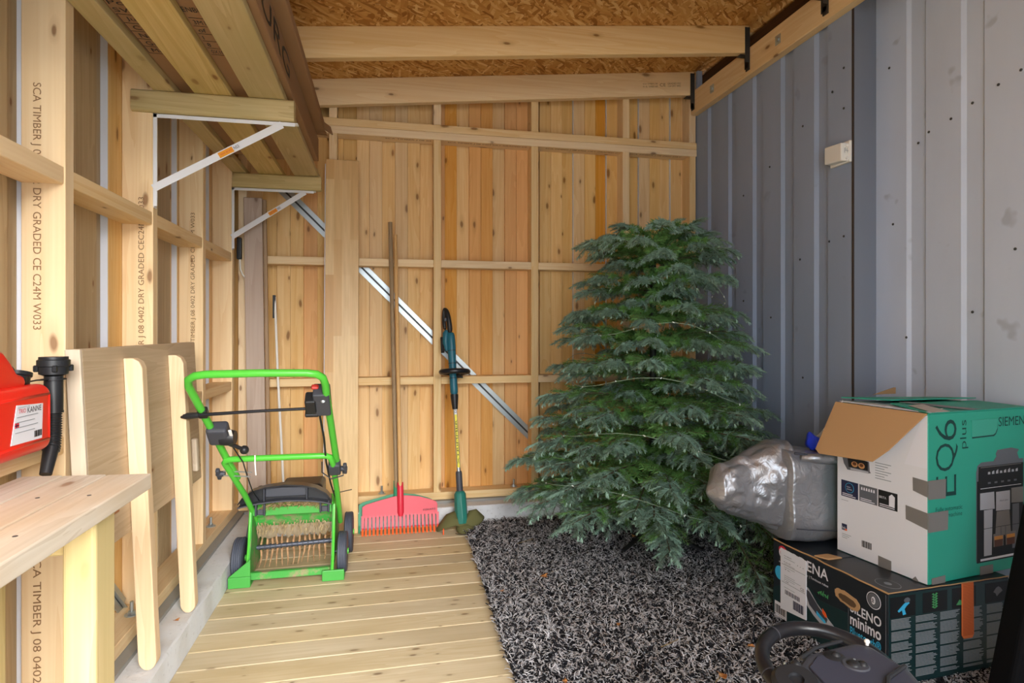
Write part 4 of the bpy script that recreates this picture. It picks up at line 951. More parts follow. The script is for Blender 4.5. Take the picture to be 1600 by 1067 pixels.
FG.poly([(.272, .222), (.285, .238), (.300, .232), (.296, .220)], 'leafprint', th, lift=.0013)
rr = random.Random(9); mb = MB(); mt = MB()
for (x0, x1) in ((.011, .094), (.107, .194), (.206, .288), (.302, .388), (.402, .486)):
    y_ = .205; k = rr.randint(5, 8)
    while y_ > .018:
        k -= 1; gap = .0042
        if k == 0: gap = .0095; k = rr.randint(5, 9)
        L = (x1-x0)*rr.uniform(.78, 1.0) if k else (x1-x0)*rr.uniform(.3, .8)
        mb.prism([(x0, y_), (x0+L, y_), (x0+L, y_+.0021), (x0, y_+.0021)], FG.o, FG.r, FG.u, .0004, .0009)
        y_ -= gap
tx = build('printed_text', mb, 'textgrey', th); tx['kind'] = 'stuff'
# print on the top
FT = Face(G0+Vector((0, 0, GH+.0036)), gr_, gn*-1)
for r_, m_ in ((.040, 'textgrey'), (.038, 'boxdark'), (.012, 'textgrey')):
    FT.poly([(.455+r_*math.cos(t_), -.065-r_*math.sin(t_)*.8) for t_ in [2*PI*i/28 for i in range(28)]][::-1], m_, th, lift=-.0004-.0004*(.040-r_)*60)
# orange strap hanging from between the boxes
th = thing('orange_strap', 'orange woven strap hanging between the stacked boxes', 'strap', FG.o+FG.r*.317+FG.n*.003+Vector((0, 0, .115)))
Face(FG.o+FG.n*.0015, FG.r).poly([(.293, GH+.0035), (.293, .122), (.300, .112), (.336, .111), (.343, .122), (.341, GH+.0035)], mat('orange_webbing', (214, 112, 58), .7), th, 'webbing', lift=.0025)
mb = MB()
for i in range(34): mb.prism([(.296, .122+i*.0049), (.340, .122+i*.0049), (.340, .1242+i*.0049), (.296, .1242+i*.0049)], FG.o, FG.r, FG.u, .0042, .0048)
build('weave', mb, mat('dark_orange_thread', (186, 88, 42), .8), th)['kind'] = 'stuff'
# ================================================================ COFFEE MACHINE BOX
T0 = Vector((1.637, 1.941, .3195)); T1 = Vector((1.685, 1.604, .3195)); tr = (T1-T0).normalized(); tn = Vector((-tr.y, tr.x, 0)); TL_, TW, TH = .3404, .492, .543
th = thing('teal_product_box', 'large teal and white carton with an open brown flap, on the dark box', 'box', (T0+T1)/2+tn*.23)
tb = build('body', quadbox(T0, tr, tn, TH, TL_, TW), 'teal', th, bevel=.002)
F1 = Face(T0, tr); F2 = Face(T1, tn)
F1.rect(.002, .002, TL_-.002, TH-.004, 'boxwhite', th, 'white_side', lift=.0006)
F1.poly([(.262, .37), (TL_-.002, .37), (TL_-.002, TH-.006), (.325, TH-.006)], 'paperwhite', th, lift=.0010)
# top: two teal flaps with grey tape, an open brown flap hanging over the white side
up = Vector((0, 0, 1))
def flap(pts, m, nm, t_=.003, **k):
    a = [Vector(p) for p in pts]; n_ = (a[1]-a[0]).cross(a[-1]-a[0]).normalized()*t_; c_ = len(a)
    return build(nm, MB().add([tuple(v) for v in a]+[tuple(v+n_) for v in a], [tuple(range(c_))[::-1], tuple(range(c_, 2*c_))]+[(i, (i+1) % c_, c_+(i+1) % c_, c_+i) for i in range(c_)]), m, th, **k)
zt = up*(TH+.0008)
flap([T1+zt, T1+tn*TW+zt, T1-tr*.168+tn*TW+zt+up*.004, T1-tr*.168+tn*.05+zt+up*.012], 'teal', 'top_flap')
flap([T0+tn*.02+zt+up*.016, T0+tr*.170+tn*.06+zt+up*.022, T0+tr*.170+tn*TW+zt+up*.014, T0+tn*TW+zt], 'teal', 'top_flap')
flap([T0+zt+tn*.012+up*.003, T0+tr*TL_+zt+tn*.012+up*.001, T0+tr*.28+zt+tn*.16+up*.002, T0+tr*.06+zt+tn*.16+up*.002], 'paperwhite', 'inner_flap')
ft = Face(T1+zt+up*.0045, tn, -tr)
tp = MB().prism([(.12, .0), (.165, .0), (.155, .168), (.135, .168)], ft.o+up*.0, tn, -tr, .0, .0008)
a_ = [T1+tn*.20+zt+up*.0045, T1+tn*.25+zt+up*.0045, T1-tr*.165+tn*.13+zt+up*.016, T1-tr*.165+tn*.09+zt+up*.016]
build('tape', MB().hexa([tuple(v) for v in a_]+[tuple(v+up*.0008) for v in a_]), 'greytape', th)
a_ = [T1+tn*.02+zt+up*.0040, T1+tn*.10+zt+up*.0040, T1-tr*.11+tn*.13+zt+up*.0128, T1-tr*.11+tn*.06+zt+up*.0128]
build('bare_patch', MB().hexa([tuple(v) for v in a_]+[tuple(v+up*.0008) for v in a_]), mat('torn_print', (190, 184, 176), .8), th)
out = tn*-1
h0 = T0+zt-tr*.003+up*.001; h1 = T0+tr*(TL_+.001)+zt
flap([h1+out*.002, h0+out*.002, h0+out*.095-tr*.004-up*.170, h0+out*.103+tr*.02-up*.181, h1+out*.098-tr*.115-up*.168, h1+out*.075-tr*.075-up*.125], 'cardboard', 'open_flap', .004, bevel=.001)
flap([T0+tn*.18+zt+up*.022, T0+tn*.30+zt+up*.022, T0+tn*.30+zt+up*.046, T0+tn*.29+zt+up*.046][::-1], 'carton', 'flap_edge', .002)
# white side print
F1.poly([(.021, .355), (.132, .350), (.135, .318), (.139, .312), (.132, .310), (.045, .305), (.030, .325)], 'greypix', th, lift=.0010)
F1.poly([(.045, .352), (.128, .350), (.128, .318), (.050, .316)], 'inkdark', th, lift=.0013); F1.rect(.058, .308, .130, .315, 'steelpix', th, lift=.0015)
for x in (.075, .103):
    F1.poly([(x+.013*math.cos(t_), .330+.010*math.sin(t_)) for t_ in [2*PI*i/14 for i in range(14)]], mat('printed_cup', (206, 150, 96), .5) if x < .09 else bpy.data.materials['printed_cup'], th, lift=.0017)
    F1.poly([(x+.008*math.cos(t_), .332+.006*math.sin(t_)) for t_ in [2*PI*i/14 for i in range(14)]], mat('printed_coffee', (104, 58, 30), .5) if x < .09 else bpy.data.materials['printed_coffee'], th, lift=.0020)
for i in range(7): F1.rect(.156, .352-i*.0088, .215-.012*(i % 3), .3545-i*.0088, 'textgrey', th, 'printed_line', lift=.0010)
for i, x0 in enumerate((.019, .094, .168)):
    F1.rect(x0, .205, x0+.070, .264, 'navy' if i == 0 else ('greypix' if i == 1 else 'inkdark'), th, lift=.0010)
    for j in range(2): F1.rect(x0+.005, .209+.006*j, x0+.060-.012*j, .2115+.006*j, 'paperwhite', th, 'printed_line', lift=.0014)
for r_, m_ in ((.018, 'cyan'), (.0165, 'navy')): F1.poly([(.054+r_*math.cos(t_), .240+r_*math.sin(t_)) for t_ in [2*PI*i/22 for i in range(22)]], m_, th, lift=.0012+(.018-r_)*.3)
F1.text('home\nconnect', .043, .233, .065, .246, 'paperwhite', th, lift=.0022)
for i in range(6): F1.poly([(.101+.0095*i, .246), (.107+.0095*i, .246), (.106+.0095*i, .256), (.102+.0095*i, .256)], 'paperwhite', th, 'printed_cup', lift=.0014)
F1.text('BRITA', .172, .236, .198, .244, 'paperwhite', th, lift=.0014); F1.poly([(.208, .216), (.228, .214), (.229, .250), (.218, .258), (.208, .250)], 'paperwhite', th, lift=.0014)
F1.rect(.019, .190, .048, .1915, 'textgrey', th, 'printed_line', lift=.001)
F1.rect(.021, .081, .043, .104, 'navy', th, lift=.0010); F1.rect(.034, .081, .043, .088, 'orange', th, lift=.0014); F1.text('bsh', .024, .085, .038, .095, 'paperwhite', th, lift=.0016)
for i in range(3): F1.rect(.022, .066-i*.0065, .060-.008*i, .0678-i*.0065, 'textgrey', th, 'printed_line', lift=.001)
for i in range(12): F1.rect(.104+i*.0032, .045, .1054+i*.0032+.0006*(i % 3), .068, 'inkdark', th, 'barcode_bar', lift=.001)
for pts in ([(.291, .333), (.34, .330), (.34, .279), (.292, .290)], [(.267, .236), (.34, .229), (.34, .176), (.268, .190)], [(.168, .036), (.216, .033), (.216, 0), (.168, 0)], [(.288, 0), (.300, .014), (.312, 0)]):
    F1.poly(pts, 'greytape', th, 'tape', lift=.0018)
# teal side print
for pts in ([(.0, .332), (.080, .332), (.078, .270), (.0, .272)], [(.0, .229), (.091, .230), (.088, .168), (.0, .167)], [(.016, 0), (.016, .020), (.077, .023), (.077, .0)], [(.244, 0), (.244, .028), (.306, .028), (.306, 0)]):
    F2.poly(pts, 'greytape', th, 'tape', lift=.0018)
F2.text('E', .036, .276, .128, .343, 'inkteal', th, turn=90, thin=-.012, lift=.0008)
F2.text('Q', .034, .357, .136, .446, 'inkteal', th, turn=90, thin=-.012, lift=.0008)
F2.text('6', .032, .455, .130, .522, 'inkteal', th, turn=90, thin=-.012, lift=.0008)
F2.text('plus', .147, .424, .186, .517, 'inkteal', th, turn=90, thin=-.008, lift=.0008)
F2.text('SIEMENS', .335, .487, .490, .518, 'inkteal', th, thin=0, lift=.0008)
F2.text('Fully automatic\ncoffee machine', .033, .208, .158, .243, 'inkteal', th, lift=.0008, thin=-.005)
F2.text('Siemens. 1.7L', .39, .050, .45, .056, 'inkteal', th, lift=.0008)
cut = [(.203, .512), (.330, .512), (.331, .478), (.322, .462), (.312, .456), (.206, .454)]
F2.poly(cut, 'inkteal', th, 'hand_hole', lift=.0008); F2.poly([(.202, .514), (.329, .514), (.328, .482), (.318, .466), (.308, .461), (.203, .459)], mat('teal_flap', (58, 160, 138), .5), th, 'hand_hole_flap', lift=.0016)
# printed coffee machine
P = lambda pts, m, l: F2.poly(pts, m, th, 'machine_print', lift=l)
P([(.225, .045), (.462, .045), (.462, .372), (.250, .372), (.232, .362), (.225, .34)], 'greypix', .0006)
P([(.228, .040), (.462, .040), (.462, .375-.05), (.228, .31)], 'inkdark', .0009)
P([(.236, .286), (.462, .286), (.462, .358), (.236, .358)], 'inkdark', .0012)
P([(.31, .372), (.44, .372), (.43, .392), (.44, .404), (.40, .412), (.33, .408), (.322, .396), (.326, .388)], 'greypix', .0010)
for i in range(8): F2.poly([(.281+i*.020, .330), (.293+i*.020, .330), (.292+i*.020, .338+.003*(i % 3)), (.282+i*.020, .338)], 'steelpix', th, 'icon_print', lift=.0015)
P([(.245, .284), (.45, .284), (.45, .2855), (.245, .2855)], 'paperwhite', .0016); P([(.245, .354), (.45, .354), (.45, .3555), (.245, .3555)], 'greytape', .0016)
for i in range(5): F2.poly([(.281+i*.033, .298), (.295+i*.033, .298), (.295+i*.033, .304), (.281+i*.033, .304)], 'greypix', th, 'icon_print', lift=.0015)
P([(.243, .215), (.315, .213), (.312, .270), (.243, .270)], 'steelpix', .0014); P([(.322, .205), (.392, .203), (.392, .268), (.322, .268)], 'steelpix', .0016); P([(.40, .225), (.462, .222), (.462, .275), (.40, .275)], 'greytape', .0014)
F2.text('EQ.6 plus', .340, .234, .382, .240, 'inkdark', th, lift=.0022)
P([(.262, .06), (.300, .06), (.305, .212), (.262, .212)], 'steelpix', .0012); P([(.318, .12), (.398, .12), (.390, .202), (.325, .202)], 'greytape', .0013); P([(.405, .07), (.440, .07), (.440, .220), (.405, .220)], 'greypix', .0013)
P([(.262, .150), (.46, .150), (.46, .1515), (.262, .1515)], 'inkdark', .0015)
for x in (.345, .368): P([(x, .115), (x+.003, .115), (x+.003, .15), (x, .15)], 'greypix', .0018)
for x in (.310, .372):
    P([(x, .085), (x+.048, .085), (x+.050, .128), (x-.002, .128)], 'greytape', .0016); P([(x+.004, .085), (x+.044, .085), (x+.045, .108), (x+.003, .108)], mat('coffee_print', (88, 46, 20), .4) if x < .35 else bpy.data.materials['coffee_print'], .0020)
    P([(x+.003, .108), (x+.045, .108), (x+.045, .120), (x+.003, .120)], mat('crema_print', (206, 140, 60), .4) if x < .35 else bpy.data.materials['crema_print'], .0020)
P([(.245, .045), (.45, .045), (.45, .052), (.245, .052)], 'paperwhite', .0014)
# ================================================================ SILVER TARP BUNDLE
from mathutils import noise
def sack(name, st, seed, par, m='silver', amp=.010, n=90):
    """st: stations (x, y, ycentre, zc, ry, rz, squareness)"""
    mb = MB(); P = []
    steps = 12
    for i in range(len(st)-1):
        for j in range(steps if i < len(st)-2 else steps+1):
            t_ = j/steps; a, b = st[i], st[i+1]; P.append([a[k]*(1-t_)+b[k]*t_ for k in range(len(a))])
    for (x, yc, zc, ry, rz, sq) in P:
        for j in range(n):
            t_ = 2*PI*j/n; c_, s_ = math.cos(t_), math.sin(t_); e = 1-sq*.65
            v = Vector((x, yc+ry*math.copysign(abs(c_)**e, c_), zc+rz*math.copysign(abs(s_)**e, s_)))
            q = v*9+Vector((seed, 0, 0)); d_ = noise.noise(q)*amp*1.3+(abs(noise.noise(q*2.1))-.2)*amp*1.4
            vd = noise.voronoi(v*5+Vector((seed, 1, 2)))[0]; d_ += amp*1.0*(min(1, (vd[1]-vd[0])*2.2)-.6); r_ = Vector((0, v.y-yc, v.z-zc)); r_ = r_.normalized() if r_.length > 1e-5 else r_
            v = v+r_*d_*min(1, ry/.05)+Vector((noise.noise(q+Vector((9, 3, 1)))*amp*.8, 0, 0)); mb.v.append(tuple(v))
    k = len(P)
    for i in range(k-1):
        for j in range(n): mb.f.append((i*n+j, i*n+(j+1) % n, (i+1)*n+(j+1) % n, (i+1)*n+j))
    mb.f += [tuple(range(n))[::-1], tuple((k-1)*n+j for j in range(n))]
    return build(name, mb, m, par, smooth='all')
th = thing('silver_tarpaulin', 'folded silver tarpaulin bundle lying on the dark box beside the tree', 'tarpaulin', (1.60, 2.12, .319))
s1 = sack('loose_end', [(1.205, 2.10, .520, .006, .012, 0), (1.245, 2.10, .527, .055, .078, .1), (1.29, 2.11, .530, .075, .104, .1), (1.38, 2.12, .528, .09, .136, .15), (1.46, 2.12, .522, .105, .158, .3), (1.53, 2.12, .518, .11, .180, .5)], 3.1, th, amp=.013)
s2 = sack('folded_part', [(1.478, 2.085, .500, .09, .150, .8), (1.485, 2.085, .502, .105, .170, .85), (1.60, 2.085, .496, .112, .173, .9), (1.85, 2.085, .485, .112, .162, .9)], 8.4, th, amp=.005)
build('folded_edge', MB().tube([(1.52, 1.985, .655), (1.60, 1.972, .652), (1.75, 1.972, .640), (1.84, 1.975, .635)], [.012, .022, .022, .018], 10), 'silver', th, smooth='all')
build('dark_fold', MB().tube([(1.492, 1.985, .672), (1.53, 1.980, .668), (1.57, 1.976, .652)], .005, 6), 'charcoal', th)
build('seam', MB().tube([(1.49, 1.970, .395), (1.58, 1.966, .385), (1.72, 1.966, .372), (1.84, 1.97, .365)], .0025, 6), 'charcoal', th)
th = thing('blue_film', 'crumpled blue plastic film on top of the silver tarpaulin', 'plastic film', (1.66, 2.03, .66))
sack('film', [(1.580, 2.035, .700, .008, .012, 0), (1.592, 2.03, .700, .035, .038, 0), (1.63, 2.03, .686, .045, .026, .1), (1.69, 2.03, .684, .045, .026, .1), (1.73, 2.03, .682, .02, .012, 0)], 5.5, th, 'blue', amp=.016, n=28)
th = thing('white_sheet_roll', 'pale curved sheet and grey rail behind the open cardboard flap', 'sheet', (1.74, 2.16, .66))
mb = MB()
for i in range(9):
    t_ = i/8; mb.v += [(1.68+.16*t_, 2.15, .685+.16*t_**1.6), (1.84, 2.15, .685), ]
for i in range(8): a = 2*i; mb.f.append((a, a+1, a+3, a+2))
build('curved_sheet', mb, 'paperwhite', th, solid=.004)
build('grey_rail', MB().bar((1.640, 2.10, .690), (1.80, 2.08, .722), .014, .016), 'zinc', th, bevel=.002)
# ================================================================ ARTIFICIAL FIR TREE
def needle_mesh(name, seed, L, outer):
    """one branch along +x: main stem, side shoots in a flat fan, dense needles"""
    r = np.random.default_rng(seed); rnd = random.Random(seed)
    V, Fc, Cc = [], [], []
    def quad(a, b, c, d, col): V.extend((a, b, c, d)); Cc.extend((col,)*4)
    shoots = []
    def stem(p, d, ln, droop, w, needles, nl, tint, upn):
        p = np.array(p, float); d = np.array(d, float); d /= np.linalg.norm(d); seg = 6; pts = [p.copy()]
        for i in range(seg):
            d[2] -= droop/seg; d /= np.linalg.norm(d); p = p+d*ln/seg; pts.append(p.copy())
        brown = (.09, .07, .04)
        for a, b in zip(pts, pts[1:]):
            dd = b-a; s = np.cross(dd, (0, 0, 1)); s /= np.linalg.norm(s)+1e-9; u = np.cross(s, dd); u /= np.linalg.norm(u)+1e-9
            quad(a-s*w, a+s*w, b+s*w, b-s*w, brown); quad(a-u*w, a+u*w, b+u*w, b-u*w, brown)
        for i in range(needles):
            t_ = (i+r.random())/needles*seg; k = min(int(t_), seg-1); q = pts[k]+(pts[k+1]-pts[k])*(t_-k)
            dd = pts[k+1]-pts[k]; dd /= np.linalg.norm(dd); s = np.cross(dd, (0, 0, 1)); s /= np.linalg.norm(s)+1e-9; u = np.cross(s, dd)
            an = (r.normal(0, .32) if i % 2 else PI+r.normal(0, .32)) if (upn and i % 5) else r.uniform(0, 2*PI)
            rad = s*math.cos(an)+u*math.sin(an)*.75
            tt = t_/seg; l = nl*(.62+.42*math.sin(PI*(.12+.76*tt)))*r.uniform(.85, 1.1)
            dr = dd*(r.uniform(.45, .7) if upn else r.uniform(.55, .9))+rad; dr /= np.linalg.norm(dr)
            wv = np.cross(dr, rad+u*.3); wv /= np.linalg.norm(wv)+1e-9; wv = wv*(.0021 if upn else .0013)
            e = q+dr*l; v = r.uniform(.75, 1.2); c = (tint[0]*v, tint[1]*v, tint[2]*v)
            c2 = (c[0]*1.2, c[1]*1.2, c[2]*1.2)
            quad(q-wv, q+wv, e+wv*.5, e-wv*.5, c)
        # tip bud needles
        for i in range(6 if upn else 0):
            dr = dd+np.array([r.uniform(-.4, .4) for _ in range(3)]); dr /= np.linalg.norm(dr); wv = np.cross(dr, (0, 0, 1)); wv = wv/(np.linalg.norm(wv)+1e-9)*.0018
            q = pts[-1]; e = q+dr*nl*.8; quad(q-wv, q+wv, e+wv*.4, e-wv*.4, tint)
        return pts
    blue = (.31, .47, .37); green = (.12, .28, .07)
    main = stem((0, 0, 0), (1, 0, .10), L, .32, .0032, 0, .02, blue, True)
    main = np.array(main)
    def at(t_):
        k = min(int(t_*6), 5); return main[k]+(main[k+1]-main[k])*(t_*6-k), (main[k+1]-main[k])/np.linalg.norm(main[k+1]-main[k])
    # green soft filler in the inner half
    for i in range(9):
        t_ = .14+.62*i/8; p, d = at(t_); sd = 1 if i % 2 else -1
        dd = d+np.array((0, sd*r.uniform(.6, 1.1), r.uniform(-.1, .35)))
        stem(p, dd, min(.15, L*r.uniform(.24, .34)), .25, .0012, 66, .030, green, False)
    stem(main[0]*.6+main[1]*.4, at(.2)[1], L*.45, .1, .002, 80, .028, green, False)
    # blue green moulded tips
    ns = outer
    for i in range(ns):
        t_ = .62+.38*(i/(ns-1))**.9; p, d = at(min(t_, .98)); sd = 1 if i % 2 else -1
        ang = math.radians(r.uniform(40, 70) if t_ < .85 else r.uniform(22, 48)); side = np.array((-d[1], d[0], 0))*sd
        dd = d*math.cos(ang)+side*math.sin(ang)+np.array((0, 0, r.uniform(-.10, .12)))
        ln = (.105 if t_ < .8 else .09)*r.uniform(.8, 1.15)
        sp = stem(p, dd, ln, r.uniform(.5, 1.3), .0013, 96, .0255, blue, True)
        if t_ < .92:
            for k_, s2 in ((2, 1), (3, -1)):
                q = sp[k_]; d2 = sp[k_]-sp[k_-1]; d2 = d2/np.linalg.norm(d2); s_ = np.array((-d2[1], d2[0], 0))*s2
                stem(q, d2*.6+s_*.8+np.array((0, 0, r.uniform(-.15, .05))), .05*r.uniform(.8, 1.2), .4, .001, 40, .0205, blue, True)
    stem(main[-2], at(.95)[1], .06, .3, .0015, 56, .0225, blue, True)
    n = len(V)//4
    me = bpy.data.meshes.new(name); me.vertices.add(4*n); me.vertices.foreach_set('co', np.array(V, np.float32).ravel())
    me.loops.add(4*n); me.loops.foreach_set('vertex_index', np.arange(4*n, dtype=np.int32))
    me.polygons.add(n); me.polygons.foreach_set('loop_start', np.arange(0, 4*n, 4, dtype=np.int32))
    me.update(calc_edges=True)
    ca = me.color_attributes.new('tint', 'FLOAT_COLOR', 'POINT'); cc = np.ones((4*n, 4), np.float32); cc[:, :3] = np.array(Cc, np.float32); ca.data.foreach_set('color', cc.ravel())
    me.materials.append(M['needles']); return me
variants = [(.30, needle_mesh('branch_short', 11, .30, 5)), (.30, needle_mesh('branch_short', 12, .30, 6)), (.46, needle_mesh('branch_mid', 13, .46, 6)), (.46, needle_mesh('branch_mid', 14, .46, 7)), (.64, needle_mesh('branch_long', 15, .64, 8)), (.64, needle_mesh('branch_long', 16, .64, 9)), (.64, needle_mesh('branch_long', 17, .64, 8))]
TX, TY = 1.37, 2.94
tree = thing('artificial_fir_tree', 'full artificial christmas tree with blue-green branches standing on the dark rug', 'tree', (TX, TY, .03))
build('trunk', MB().tube([(TX, TY, .10), (TX, TY, 1.50), (TX+.03, TY-.01, 1.60)], [.018, .016, .006], 10), mat('tree_pole', (40, 46, 38), .6), tree, smooth=True)
for q in range(4):
    a = q*PI/2+.6; build('stand_leg', MB().bar((TX, TY, .11), (TX+.28*math.cos(a), TY+.28*math.sin(a), .052), .022, .012), 'black', tree, bevel=.002)
rt = random.Random(21)
tiers = [(1.585, .24, 7, .28), (1.51, .40, 13, .12), (1.36, .41, 13, .04), (1.20, .46, 14, .05), (1.05, .51, 15, .05), (.90, .57, 16, .04), (.74, .64, 17, .03), (.58, .71, 19, .02), (.42, .77, 21, .0), (.29, .79, 20, -.03), (.23, .50, 9, -.04)]
cnt = 0
for ti, (z, R, n, el) in enumerate(tiers+[(zz, .25, 7, .1) for zz in (.5, .67, .82, .97, 1.3, 1.45)]):
    ph = rt.random()*6
    for i in range(n):
        a = ph+2*PI*i/n+rt.uniform(-.13, .13)
        R1 = R*rt.uniform(.86, 1.08)
        dx, dy = math.cos(a), math.sin(a)
        # walls and the boxes stop the branches
        if dx > .05: R1 = min(R1, (1.985-TX)/dx)
        if dy > .05: R1 = min(R1, (3.60-TY)/dy)
        if R1 < .2: R1 = .2
        ln, me = min(variants, key=lambda v: abs(v[0]-(R1-.02))+rt.uniform(0, .04))
        o = bpy.data.objects.new('branch', me); COL.objects.link(o); o.parent = tree
        s = R1/(ln*1.10)
        s = max(.5, min(1.35, s)); e = el+rt.uniform(-.10, .10)
        o.scale = (s, max(.9, min(1.1, s)), max(.9, min(1.1, s))); o.location = (0, 0, z-.03+rt.uniform(-.03, .03)+(0.03 if R1 < R*.8 else 0))
        o.rotation_euler = Matrix.Rotation(a, 3, 'Z').to_4x4().to_euler()
        M_ = Matrix.Rotation(a, 4, 'Z') @ Matrix.Rotation(-e-.10, 4, 'Y') @ Matrix.Rotation(rt.uniform(-.25, .25), 4, 'X')
        o.rotation_euler = M_.to_euler(); cnt += 1
# leader shoots at the top, leaning to the right
for (dx, dy, dz, s) in ((.55, -.15, .60, .85), (.35, .1, .70, .7), (.9, -.1, .50, .95)):
    o = bpy.data.objects.new('branch', variants[0][1]); COL.objects.link(o); o.parent = tree
    o.rotation_euler = Vector((dx, dy, dz)).to_track_quat('X', 'Z').to_euler(); o.scale = (s, s, s); o.location = (.02, -.01, 1.50)
# low branches that reach forward past the box corner
for (x, y, z, tx_, ty_, tz_) in ((.24, -.46, .30, .36, -.86, .06), (.30, -.50, .24, .22, -1.02, .06), (.26, -.70, .16, .20, -1.10, .04), (.16, -.46, .22, .14, -.78, .09)):
    d = Vector((tx_-x, ty_-y, tz_-z)); o = bpy.data.objects.new('branch', variants[2][1]); COL.objects.link(o); o.parent = tree
    o.rotation_euler = d.to_track_quat('X', 'Z').to_euler(); s = d.length/.49; o.scale = (s, .9, .9); o.location = (x, y, z-.03)
# thin light string
pts = []
for i in range(130):
    t_ = i/129; z = 1.35-1.15*t_; a = t_*2*PI*4.5-1.2; R = (.37+.34*(1.5-z)/1.2)*.86
    x_, y_ = TX+R*math.cos(a), TY+R*math.sin(a); pts.append((min(x_, 1.96), min(y_, 3.58), z+.05*math.sin(a*3.1)))
ls = thing('string_lights', 'thin clear wire with tiny unlit bulbs wound around the christmas tree', 'string lights', (TX, TY, .25))
build('wire', MB().tube(pts, .0013, 5), mat('clear_wire', (150, 170, 150), .3), ls, smooth='all')
mb = MB()
for p in pts[::2]: mb.lathe([(.0005, -.006), (.003, -.002), (.003, .004), (.0005, .007)], p, (rt.uniform(-1, 1), rt.uniform(-1, 1), rt.uniform(-1, 1)), 6)
b_ = build('bulbs', mb, mat('clear_bulb', (235, 240, 235), .15), ls); b_['kind'] = 'stuff'
# ================================================================ SHAGGY RUG
rug = thing('shaggy_rug', 'large black and grey shaggy rug over the right half of the deck', 'rug', (1.25, 1.6, 0))
def rleft(y): return .370+.0245*(y+.3)/1.0*1.0 if False else .362+.0242*y
mb = MB().hexa([(rleft(-.3), -.3, .0005), (1.99, -.3, .0005), (1.99, 3.495, .0005), (rleft(3.495), 3.495, .0005), (rleft(-.3), -.3, .014), (1.99, -.3, .014), (1.99, 3.495, .014), (rleft(3.495), 3.495, .014)])
build('backing', mb, mat('rug_backing', (34, 34, 38), .95), rug)
def strands(N, ylo, yhi, width, ln, seed):
    r = np.random.default_rng(seed)
    y = r.uniform(ylo, yhi, N); xl = .362+.0242*y; x = xl-.004+r.random(N)*(1.985-xl)
    ph = r.uniform(0, 2*PI, N)+.8*np.sin(x*9+y*5); L = ln*r.uniform(.6, 1.25, N)
    z = r.uniform(.010, .016, N); seg = 4
    P = np.zeros((N, seg+1, 3)); P[:, 0] = np.stack([x, y, z], 1)
    elev = r.uniform(.6, 1.2, N); turn = r.uniform(-1.0, 1.0, N)
    for k in range(seg):
        e = elev*(1-1.0*k/seg)-.2*(k > 2); a = ph+turn*k*.8
        st = np.stack([np.cos(a)*np.cos(e), np.sin(a)*np.cos(e), np.sin(e)], 1)*(L/seg)[:, None]
        P[:, k+1] = P[:, k]+st
    P[:, :, 2] = np.maximum(P[:, :, 2], .006); P[:, :, 2] = np.where(P[:, :, 2] > .036, .036, P[:, :, 2])
    d = P[:, 1:]-P[:, :-1]; d = np.concatenate([d, d[:, -1:]], 1); s = np.stack([-d[:, :, 1], d[:, :, 0], np.zeros(d.shape[:2])], 2)
    s /= np.linalg.norm(s, axis=2, keepdims=True)+1e-9; s[:, :, 2] = r.uniform(-.5, .5, N)[:, None]
    w = width*np.array([.7, 1, 1, .9, .45])[None, :, None]*r.uniform(.8, 1.2, N)[:, None, None]
    A = P-s*w/2; B = P+s*w/2; C_ = P+np.array([0, 0, 1])*w*.35
    V = np.stack([A, C_, B], 2).reshape(-1, 3)           # (N, seg+1, 3 verts)
    base = (np.arange(N)*(seg+1)*3)[:, None, None]+(np.arange(seg)*3)[None, :, None]
    F_ = np.concatenate([np.stack([base[:, :, 0]+j, base[:, :, 0]+j+1, base[:, :, 0]+j+4, base[:, :, 0]+j+3], 2)[:, :, None, :] for j in (0, 1)], 2).reshape(-1, 4)
    light = r.random(N) < .54
    c = np.where(light[:, None], np.array([.50, .49, .51])*r.uniform(.7, 1.15, N)[:, None], np.array([.018, .018, .022])*r.uniform(.6, 1.8, N)[:, None])
    dk = ((P[:, 0, 0] > 0)); Cv = np.repeat(c, (seg+1)*3, 0)
    V[:, 0] -= 1.25; V[:, 1] -= 1.6
    n, f = len(V), len(F_); me = bpy.data.meshes.new('pile'); me.vertices.add(n); me.vertices.foreach_set('co', V.astype(np.float32).ravel())
    me.loops.add(4*f); me.loops.foreach_set('vertex_index', F_.astype(np.int32).ravel()); me.polygons.add(f); me.polygons.foreach_set('loop_start', np.arange(0, 4*f, 4, dtype=np.int32)); me.update(calc_edges=True)
    ca = me.color_attributes.new('tint', 'FLOAT_COLOR', 'POINT'); cc = np.ones((n, 4), np.float32); cc[:, :3] = Cv; ca.data.foreach_set('color', cc.ravel())
    me.materials.append(M['pile']); o = bpy.data.objects.new('pile', me); COL.objects.link(o); o.parent = rug; o['kind'] = 'stuff'; return o
strands(62000, 1.35, 3.48, .0040, .034, 3)
strands(10000, -.3, 1.35, .0055, .05, 5)
# dry leaves and straws on the rug and the kerb
def leaf(x, y, z, s, a, lab, kind=0):
    n = 18; mb = MB(); pts = []
    for i in range(n):
        t_ = 2*PI*i/n; r_ = 1+.35*math.sin(5*t_+kind)*(.6+.4*math.cos(t_))
        pts.append(Vector((math.cos(t_)*r_, .62*math.sin(t_)*r_, .22*math.sin(2*t_+kind))))
    c_, s_ = math.cos(a), math.sin(a)
    mb.v = [(x, y, z)]+[(x+s*(p.x*c_-p.y*s_), y+s*(p.x*s_+p.y*c_), z+s*(p.z+.25)) for p in pts]; mb.f = [(0, 1+i, 1+(i+1) % n) for i in range(n)]
    o = build('dry_leaf', mb, 'leaf', None, solid=.0008); origin_to_base(o); return tag(o, lab, 'leaf', 'dry leaves blown into the shed')
leaf(.686, 2.590, .040, .019, .4, 'curled brown leaf on the rug in front of the red rake side', 1)
